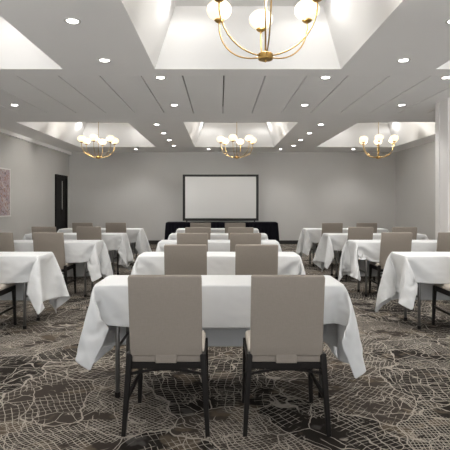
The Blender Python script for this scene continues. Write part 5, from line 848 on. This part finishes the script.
for (y0, y1), RX in zip(RY, (front_openings, rear_openings)):
    for (x0, x1) in RX:
        bm = bmesh.new()
        z0, z1 = ZC+.001, ZC+H
        lo = [bm.verts.new(p) for p in ((x0,y0,z0),(x1,y0,z0),(x1,y1,z0),(x0,y1,z0))]
        hi = [bm.verts.new(p) for p in ((x0+S,y0+S,z1),(x1-S,y0+S,z1),(x1-S,y1-S,z1),(x0+S,y1-S,z1))]
        for i in range(4):
            j = (i+1) % 4
            bm.faces.new((lo[i], lo[j], hi[j], hi[i]))
        bm.faces.new(hi)
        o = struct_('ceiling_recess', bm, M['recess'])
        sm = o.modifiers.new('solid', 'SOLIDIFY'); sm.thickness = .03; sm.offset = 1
# crown strip, baseboards, right-hand column
struct_('trim_1', mb((XL, XL+.075, YF, YB, ZC-.085, ZC)), M['ceiling'])
struct_('baseboard_back', mb((XL, XR, YB-.018, YB, 0, .115)), M['base'])
struct_('baseboard_left', mb((XL, XL+.018, YF, 13.80, 0, .115)), M['base'])
struct_('baseboard_right', mb((XR-.018, XR, YF, YB-.018, 0, .115)), M['base'])
CX, CY0, CY1 = 3.45, 7.30, 7.69
struct_('wall_column', mb((CX+.012, XR, CY0, CY1-.13, 0, ZC), (CX, XR, CY1-.13, CY1, 0, ZC)), M['column'])
# dark door in the left wall
d0, d1 = 13.83, 14.86
struct_('door_1', mb((XL, XL+.02, d0+.09, d0+.56, 0, 2.04), (XL, XL+.02, d0+.66, d1-.09, 0, 2.04), (XL,XL+.02,d0+.56,d0+.66,0,1.10), (XL,XL+.02,d0+.56,d0+.66,1.96,2.04)), M['dark'])
dr = bpy.data.objects['door_1']
obj('door_frame', mb((XL, XL+.045, d0, d0+.09, 0, 2.13), (XL, XL+.045, d1-.09, d1, 0, 2.13), (XL, XL+.045, d0+.09, d1-.09, 2.04, 2.13)), M['dark'], dr)
obj('glass_lite', mb((XL, XL+.008, d0+.561, d0+.659, 1.101, 1.959)), M['glass'], dr)
bm = mb((XL+.02, XL+.028, d0+.47, d0+.55, .95, 1.15)); tube(bm, [(XL+.028,d0+.51,1.06),(XL+.075,d0+.51,1.06),(XL+.08,d0+.40,1.06)], .011)
obj('door_handle', bm, M['dark'], dr)
# painting on the left wall
t = thing('wall_painting', 'abstract lilac and rust painting in thin white frame on the left wall', 'painting', (XL, 10.15, 1.53))
y0, y1, z0, z1 = -.68, .68, -.535, .535
obj('canvas', mb((.002, .03, y0+.03, y1-.03, z0+.03, z1-.03)), M['art'], t)
obj('frame', mb((.001,.042,y0,y0+.03,z0,z1), (.001,.042,y1-.03,y1,z0,z1), (.001,.042,y0+.03,y1-.03,z0,z0+.03), (.001,.042,y0+.03,y1-.03,z1-.03,z1)), M['artframe'], t)
# ---------------------------------------------------------------- chairs
def pad(x0, x1, y0, y1, z0, z1):
    return mb((x0, x1, y0, y1, z0, z1))
def make_chair():
    t = thing('banquet_chair', '-', 'chair')
    # origin on the floor under the rear edge; seat runs towards +y
    W = .208
    def leg(a, b, w0, d0, w1, d1):
        bm = bmesh.new(); bar(bm, a, b, w0, d0, w1, d1)
        return obj('leg', bm, M['black_wood'], t, bevel=.003)
    for s in (-1, 1):
        leg((s*W, .035, .455), (s*(W+.028), -.005, 0), .034, .048, .024, .028)      # rear, splayed
        leg((s*(W), .430, .425), (s*(W+.012), .445, 0), .034, .036, .024, .026)     # front
    bm = bmesh.new()
    hbar(bm, (-W, .030, .385), (W, .030, .385), .036, .022)
    hbar(bm, (-W, .430, .395), (W, .430, .395), .05, .022)
    for s in (-1, 1): hbar(bm, (s*W, .03, .40), (s*W, .43, .40), .05, .024)
    obj('seat_frame', bm, M['black_wood'], t, bevel=.003)
    bm = bmesh.new()
    n = 12
    for a in range(n):                                                             # bowed rail low between the rear legs
        u0, u1 = a/n, (a+1)/n
        f = lambda u: (-W-.006+2*(W+.006)*u, .026, .335+.030*math.sin(PI*u))
        hbar(bm, f(u0), f(u1), .014, .014)
    obj('rear_rail', bm, M['black_wood'], t)
    for s in (-1, 1):
        bm = bmesh.new(); hbar(bm, (s*(W+.014), .018, .20), (s*(W+.007), .44, .20), .022, .016)
        obj('side_stretcher', bm, M['black_wood'], t)
    o = obj('seat', pad(-.212, .212, .058, .462, .416, .474), M['seat'], t, bevel=.022, seg=4, smooth=True)
    obj('seat_skirt', mb((-.196, .196, .022, .057, .404, .445)), M['linen'], t, bevel=.008, seg=3, smooth=True)
    # leaning upholstered back
    bm = bmesh.new()
    prof = [(.012,.440),(.004,.50),(-.012,.62),(-.034,.76),(-.062,.905)]
    th = [.060,.058,.052,.046,.040]
    rows = []
    for (y, z), d in zip(prof, th):
        rows.append([bm.verts.new(p) for p in ((-.203,y,z),(.203,y,z),(.203,y+d,z+.004),(-.203,y+d,z+.004))])
    for a, b in zip(rows, rows[1:]):
        for i in range(4):
            j = (i+1) % 4; bm.faces.new((a[i], a[j], b[j], b[i]))
    bm.faces.new(rows[0][::-1]); bm.faces.new(rows[-1])
    bk = obj('backrest', bm, M['linen'], t, bevel=.010, seg=3, smooth=True)
    obj('fabric_tab', mb((-.060, .060, .010, .0215, .402, .452)), M['linen'], t, bevel=.004)
    for s in (-1, 1):
        bm = bmesh.new()
        tube(bm, [(s*.2005, y+.0065, z) for y, z in [(.010,.452)]+prof[1:-1]+[(-.059,.893)]], .0042, 6)
        obj('seam_piping', bm, M['linen'], bk, smooth=True)
    return t
CH = make_chair(); ch_used = [False]
GRP = 'chairs at the white tables'
def chair(x, y, label, rz=0):
    o = CH if not ch_used[0] else copy_tree(CH)
    ch_used[0] = True
    o.location = (x, y, 0); o.rotation_euler = (0, 0, rz)
    tag(o, label, 'chair', GRP)
# ---------------------------------------------------------------- tables and cloths
TW, TD = 1.67, .456
def make_table():
    t = thing('folding_table', '-', 'table')
    obj('tabletop', mb((-TW/2, TW/2, 0, TD, .722, .75)), M['ply'], t, bevel=.004)
    for y in (.03, TD-.05): obj('apron', mb((-TW/2+.05, TW/2-.05, y, y+.02, .685, .722)), M['steel'], t)
    for sx in (-1, 1):
        for y in (.045, TD-.045):
            bm = bmesh.new(); tube(bm, [(sx*.685, y, .715), (sx*.685, y, .012)], .0145, 12)
            lg = obj('leg', bm, M['steel'], t, smooth=True)
            bm = bmesh.new(); tube(bm, [(sx*.685, y, .035), (sx*.685, y, 0)], .019, 12)
            obj('foot_cap', bm, M['black_wood'], lg)
        for z in (.33, .64):
            bm = bmesh.new(); tube(bm, [(sx*.685, .045, z), (sx*.685, TD-.045, z)], .010, 8)
            obj('crossbar', bm, M['steel'], t, smooth=True)
    return t
NXC, NYC = 70, 33
def cloth_mesh(i, mirror):
    ch = []
    for d in CLOTH[i]:                       # half-millimetre steps from each point to the next
        a = []; n = 0
        for q in d: n += q; a.append(n/2000)
        ch.append(a)
    f = -1 if mirror else 1
    vs = [(f*x, y, z+.001) for x, y, z in zip(*ch)]
    fs = []
    for j in range(NYC):
        for k in range(NXC):
            a = j*(NXC+1)+k; q = (a, a+1, a+NXC+2, a+NXC+1)
            fs.append(q[::-1] if mirror else q)
    me = bpy.data.meshes.new('tablecloth'); me.from_pydata(vs, [], fs); me.update()
    for p in me.polygons: p.use_smooth = True
    me.materials.append(M['white'])
    cr = me.attributes.new('crease_edge', 'FLOAT', 'EDGE')
    def on(a, b):
        (ia, ja), (ib, jb) = (a % (NXC+1), a//(NXC+1)), (b % (NXC+1), b//(NXC+1))
        if ja == jb and ja in (10, 16): return 16 <= min(ia, ib) and max(ia, ib) <= 54
        if ia == ib and ia in (16, 54): return 10 <= min(ja, jb) and max(ja, jb) <= 16
        return False
    for e in me.edges:
        if on(*e.vertices): cr.data[e.index].value = .75
    return me
CM = {(i, m): cloth_mesh(i, m) for i in range(3) for m in (False, True)}
TB = make_table(); tb_used = [False]
def table(x, y, label, clabel, var, mir):
    o = TB if not tb_used[0] else copy_tree(TB)
    tb_used[0] = True
    o.location = (x, y, 0); tag(o, label, 'table', 'folding tables under white cloths')
    c = bpy.data.objects.new('tablecloth', CM[(var, mir)]); c.location = (x, y, 0); C.objects.link(c)
    s = c.modifiers.new('sub', 'SUBSURF'); s.levels = 2; s.render_levels = 2
    s = c.modifiers.new('hem', 'SOLIDIFY'); s.thickness = .002; s.offset = 1
    tag(c, clabel, 'tablecloth', 'white tablecloths')
ROWW = ['nearest', 'second', 'third', 'fourth', 'fifth and farthest']
SIDW = ['nearest', 'second', 'third', 'farthest']
#  centre column: table front edge, chair rear edge, chair centres
CEN = [(-.005, 3.19, 2.70, -.305, .376), (-.01, 4.92, 4.56, -.33, .352), (-.02, 6.64, 6.30, -.365, .338), (-.03, 8.20, 7.75, -.36, .34), (-.05, 9.84, 9.50, -.385, .30)]
LEF = [(-2.705, 4.92, 4.62, -3.08, -2.41), (-2.555, 6.62, 6.42, -2.99, -2.31), (-2.535, 8.28, 7.98, -2.94, -2.19), (-2.48, 9.85, 9.60, -2.76, -2.09)]
RIG = [(2.745, 4.92, 4.62, 2.50, 3.16), (2.72, 6.64, 6.42, 2.375, 3.14), (2.69, 8.20, 7.85, 2.31, 3.03), (2.61, 9.85, 9.45, 2.22, 2.90)]
k = 0
for blk, rows, nm, words in (('centre', CEN, 'centre', ROWW), ('left', LEF, 'left', SIDW), ('right', RIG, 'right', SIDW)):
    for r, (tx, ty, cy, ca, cb) in enumerate(rows):
        w = words[r]
        table(tx, ty, 'grey-legged folding table under white cloth, %s in the %s column' % (w, nm),
              'white cloth draped over the %s table of the %s column' % (w, nm), k % 3, bool((k//2) % 2)); k += 1
        if r or nm != 'centre': cy += .07
        chair(ca, cy, 'taupe upholstered chair with black legs, left seat at %s table of %s column' % (w, nm), R(random.uniform(-1.2, 1.2)) if r else 0)
        chair(cb, cy, 'taupe upholstered chair with black legs, right seat at %s table of %s column' % (w, nm), R(random.uniform(-1.2, 1.2)) if r else 0)
# ---------------------------------------------------------------- head table in black skirting
HX, HY, HW, HD = .05, 13.45, 3.12, .60
t = thing('head_table', 'long table hidden in black skirting below the projection screen', 'table', (HX, HY, 0))
obj('tabletop', mb((-HW/2+.01, HW/2-.01, .01, HD-.01, .71, .742)), M['ply'], t)
for sx in (-1.4, 1.4):
    for y in (.08, HD-.08):
        bm = bmesh.new(); tube(bm, [(sx, y, .71), (sx, y, 0)], .015, 10); obj('leg', bm, M['steel'], t)
bm = bmesh.new()
per = []
def edge(p, q, n):
    for a in range(n): per.append((p[0]+(q[0]-p[0])*a/n, p[1]+(q[1]-p[1])*a/n))
a, b, c, d = (-HW/2, 0), (HW/2, 0), (HW/2, HD), (-HW/2, HD)
edge(a, b, 180); edge(b, c, 36); edge(c, d, 180); edge(d, a, 36)
rings = []
for lv, (z, flare, amp) in enumerate(((.7495,0,0), (.735,.012,.004), (.5,.03,.010), (.25,.045,.014), (.012,.062,.017))):
    ring = []
    for i, (x, y) in enumerate(per):
        nx = 1 if x > HW/2-1e-6 else (-1 if x < -HW/2+1e-6 else 0); ny = -1 if y < 1e-6 else (1 if y > HD-1e-6 else 0)
        off = flare + amp*math.sin(i*2*PI/6)
        ring.append(bm.verts.new((x+nx*off, y+ny*off, z)))
    rings.append(ring)
for p, q in zip(rings, rings[1:]):
    for i in range(len(p)):
        j = (i+1) % len(p); bm.faces.new((p[i], p[j], q[j], q[i]))
bm.faces.new(rings[0])
o = obj('table_skirt', bm, M['blackcloth'], None, smooth=False, loc=(HX, HY, 0))
tag(o, 'black pleated floor-length cloth over the table below the projection screen', 'table skirt')
# ---------------------------------------------------------------- projection screen
SX0, SX1, SY, SZ0, SZ1 = (182.7-220)*14.30/480, (258.6-220)*14.30/480, 14.30, .765, 1.31+28/480*14.30
t = thing('projection_screen', 'wide pale grey projection screen with black frame standing before the back wall', 'projection screen', ((SX0+SX1)/2, SY, 0))
w = (SX1-SX0)/2; e = .075
obj('screen_surface', mb((-w+e, w-e, .0, .012, SZ0+e, SZ1-e)), M['screen'], t)
obj('frame', mb((-w, -w+e, -.012, .03, SZ0, SZ1), (w-e, w, -.012, .03, SZ0, SZ1), (-w+e, w-e, -.012, .03, SZ0, SZ0+e), (-w+e, w-e, -.012, .03, SZ1-e*.8, SZ1)), M['screenframe'], t, bevel=.004)
for s in (-1, 1):
    bm = mb((s*(w-.12)-.02, s*(w-.12)+.02, .031, .06, .02, SZ1-.3)); lg = obj('leg', bm, M['screenframe'], t)
    obj('foot', mb((s*(w-.12)-.025, s*(w-.12)+.025, -.12, .5, 0, .03)), M['screenframe'], lg)
# ---------------------------------------------------------------- chandeliers
def make_chandelier():
    t = thing('globe_chandelier', '-', 'chandelier')          # origin at the hub
    top = ZC+H-2.40
    bm = bmesh.new(); lathe(bm, [(0,-.045),(.008,-.04),(.012,-.028),(.05,-.026),(.055,-.02),(.055,.018),(.05,.024),(.016,.026),(0,.027)], 28)
    obj('hub', bm, M['brass'], t, smooth=False)
    bm = bmesh.new(); tube(bm, [(0,0,.02),(0,0,top-.02)], .0065, 12); obj('stem', bm, M['brass'], t, smooth=True)
    bm = bmesh.new(); lathe(bm, [(0,top-.034),(.06,top-.03),(.07,top-.02),(.07,top-.001),(0,top-.001)], 28); obj('canopy', bm, M['brass'], t)
    for q in range(6):
        a = R(30+60*q); ca, sa = math.cos(a), math.sin(a)
        RR = .40
        pts = []
        for i in range(19):
            u = i/18*PI/2
            r = .05 + (RR-.05)*math.sin(u)**.92; z = .30*(1-math.cos(u)**1.0)
            pts.append((r*ca, r*sa, z))
        pts.append((RR*ca, RR*sa, .335))
        bm = bmesh.new(); tube(bm, pts, .0056, 10)
        ar = obj('arm', bm, M['brass'], t, smooth=True)
        bm = bmesh.new(); lathe(bm, [(0,.325),(.018,.327),(.034,.338),(.040,.347),(.036,.352),(0,.353)], 20, (RR*ca, RR*sa, 0))
        obj('cup', bm, M['brass'], ar, smooth=True)
        bm = bmesh.new()
        pr = [(.0,.0)] + [(.098*math.sin(v)**.9, .081*(1-math.cos(v))) for v in [PI*i/14 for i in range(1, 14)]] + [(0,.162)]
        lathe(bm, [(r, z*.95+.350) for r, z in pr], 24, (RR*ca, RR*sa, 0))
        obj('globe_shade', bm, M['globe'], ar, smooth=True)
    return t
CD = make_chandelier()
RC = [(-2.94, 3.585), (.34, 3.585), (3.83, 3.585), (-2.94, 11.6), (.406, 11.6), (3.83, 11.6)]
for (x, y) in RC:                                   # added point without a bulb, standing in for a chandelier's six globes
    l = bpy.data.lights.new('chandelier_fill', 'POINT'); l.energy = CHAND_FILL_W; l.shadow_soft_size = .07; l.color = (1, .96, .90)
    o = bpy.data.objects.new('chandelier_fill', l); o.location = (x+.03, y+.03, 2.80); C.objects.link(o)
first = True
for (x, y), rot, lab in ((RC[1], 0, 'large brass six-globe chandelier hanging nearest, in the front ceiling recess'),
                         (RC[3], -1, 'brass globe chandelier in the far ceiling recess beside the left wall'),
                         (RC[4], -15, 'brass globe chandelier hanging in the far middle recess before the projection screen'),
                         (RC[5], -16, 'brass globe chandelier in the far ceiling recess beside the right wall column')):
    o = CD if first else copy_tree(CD)
    first = False
    o.location = (x, y, 2.40); o.rotation_euler = (0, 0, R(rot))
    tag(o, lab, 'chandelier', 'brass globe chandeliers')
# ---------------------------------------------------------------- downlights
def make_down():
    t = thing('downlight', '-', 'ceiling light')
    bm = bmesh.new(); lathe(bm, [(.050,-.002),(.053,-.006),(.072,-.005),(.075,-.001),(.050,-.001)], 28)
    obj('trim_ring', bm, M['trim_ring'], t)
    bm = bmesh.new(); lathe(bm, [(0,-.004),(.044,-.0045),(.0495,-.0015),(0,-.0015)], 24)
    obj('lens', bm, M['lens'], t)
    return t
DL = make_down(); dfirst = True
def spot(x, y, z, pw, ang=110, blend=.9, r=.05, col=(1,.975,.945), name='downlight_beam', aim=None):
    l = bpy.data.lights.new(name, 'SPOT'); l.energy = pw; l.spot_size = R(ang); l.spot_blend = blend; l.shadow_soft_size = r; l.color = col
    o = bpy.data.objects.new(name, l); o.location = (x, y, z); C.objects.link(o)
    if aim: o.rotation_euler = Vector(aim).to_track_quat('-Z', 'Y').to_euler()
DLS = []
for x, side in ((-1.29, 'left'), (2.05, 'right')):
    for y, w in ((4.2, 'nearest of the ceiling strip'), (5.36, 'second of the ceiling strip'), (9.77, 'third of the ceiling strip'), (11.0, 'fourth of the ceiling strip'), (12.2, 'fifth of the ceiling strip'), (13.4, 'farthest of the ceiling strip')):
        DLS.append((x, y, 'round recessed downlight, %s %s of the middle recesses' % (w, side)))
for x, w in ((-.755, 'left of centre'), (1.34, 'right of centre'), (2.88, 'far right')):
    DLS.append((x, 6.1, 'round recessed downlight behind the front recesses, %s' % w))
for x, w in ((-3.35, 'far left'), (-.745, 'left of centre'), (1.38, 'right of centre'), (2.96, 'far right by the column')):
    DLS.append((x, 7.82, 'round recessed downlight in the grooved ceiling band, %s' % w))
for x, w in ((-2.5, 'left of the screen, before the left wall'), (-.34, 'above the left half of the screen'), (1.8, 'right of the screen'), (3.97, 'farthest right near the back corner')):
    DLS.append((x, 14.27, 'small recessed downlight by the back wall, %s' % w))
for x, y, lab in DLS:
    o = DL if dfirst else copy_tree(DL)
    dfirst = False
    o.location = (x, y, ZC); tag(o, lab, 'ceiling light', 'recessed downlights')
    spot(x, y, ZC-.012, DOWN_W, 108, .7)
for (y0, y1), RX in zip(RY, (front_openings, rear_openings)):
    for (x0, x1) in RX:
        for x in (x0+S+.13, x1-S-.13):
            for y in (y0+.72, y1-.72): spot(x, y, ZC+H-.03, COVE_W, 170, .3, .03)
# ---------------------------------------------------------------- added fill: world glow through the end left open behind the camera
wd = bpy.data.worlds.new('world'); sc.world = wd; wd.use_nodes = True
nt = wd.node_tree; bg = nt.nodes['Background']
tc = nt.nodes.new('ShaderNodeTexCoord'); sx = nt.nodes.new('ShaderNodeSeparateXYZ'); mr = nt.nodes.new('ShaderNodeMapRange')
nt.links.new(tc.outputs['Generated'], sx.inputs[0]); nt.links.new(sx.outputs[2], mr.inputs[0])
mr.inputs[1].default_value = -.25; mr.inputs[2].default_value = .15; mr.inputs[3].default_value = LOW_FILL; mr.inputs[4].default_value = HIGH_FILL  # lower half stronger, added to lift the ceiling
nt.links.new(mr.outputs[0], bg.inputs[1]); bg.inputs[0].default_value = (.97,.985,1.0,1)
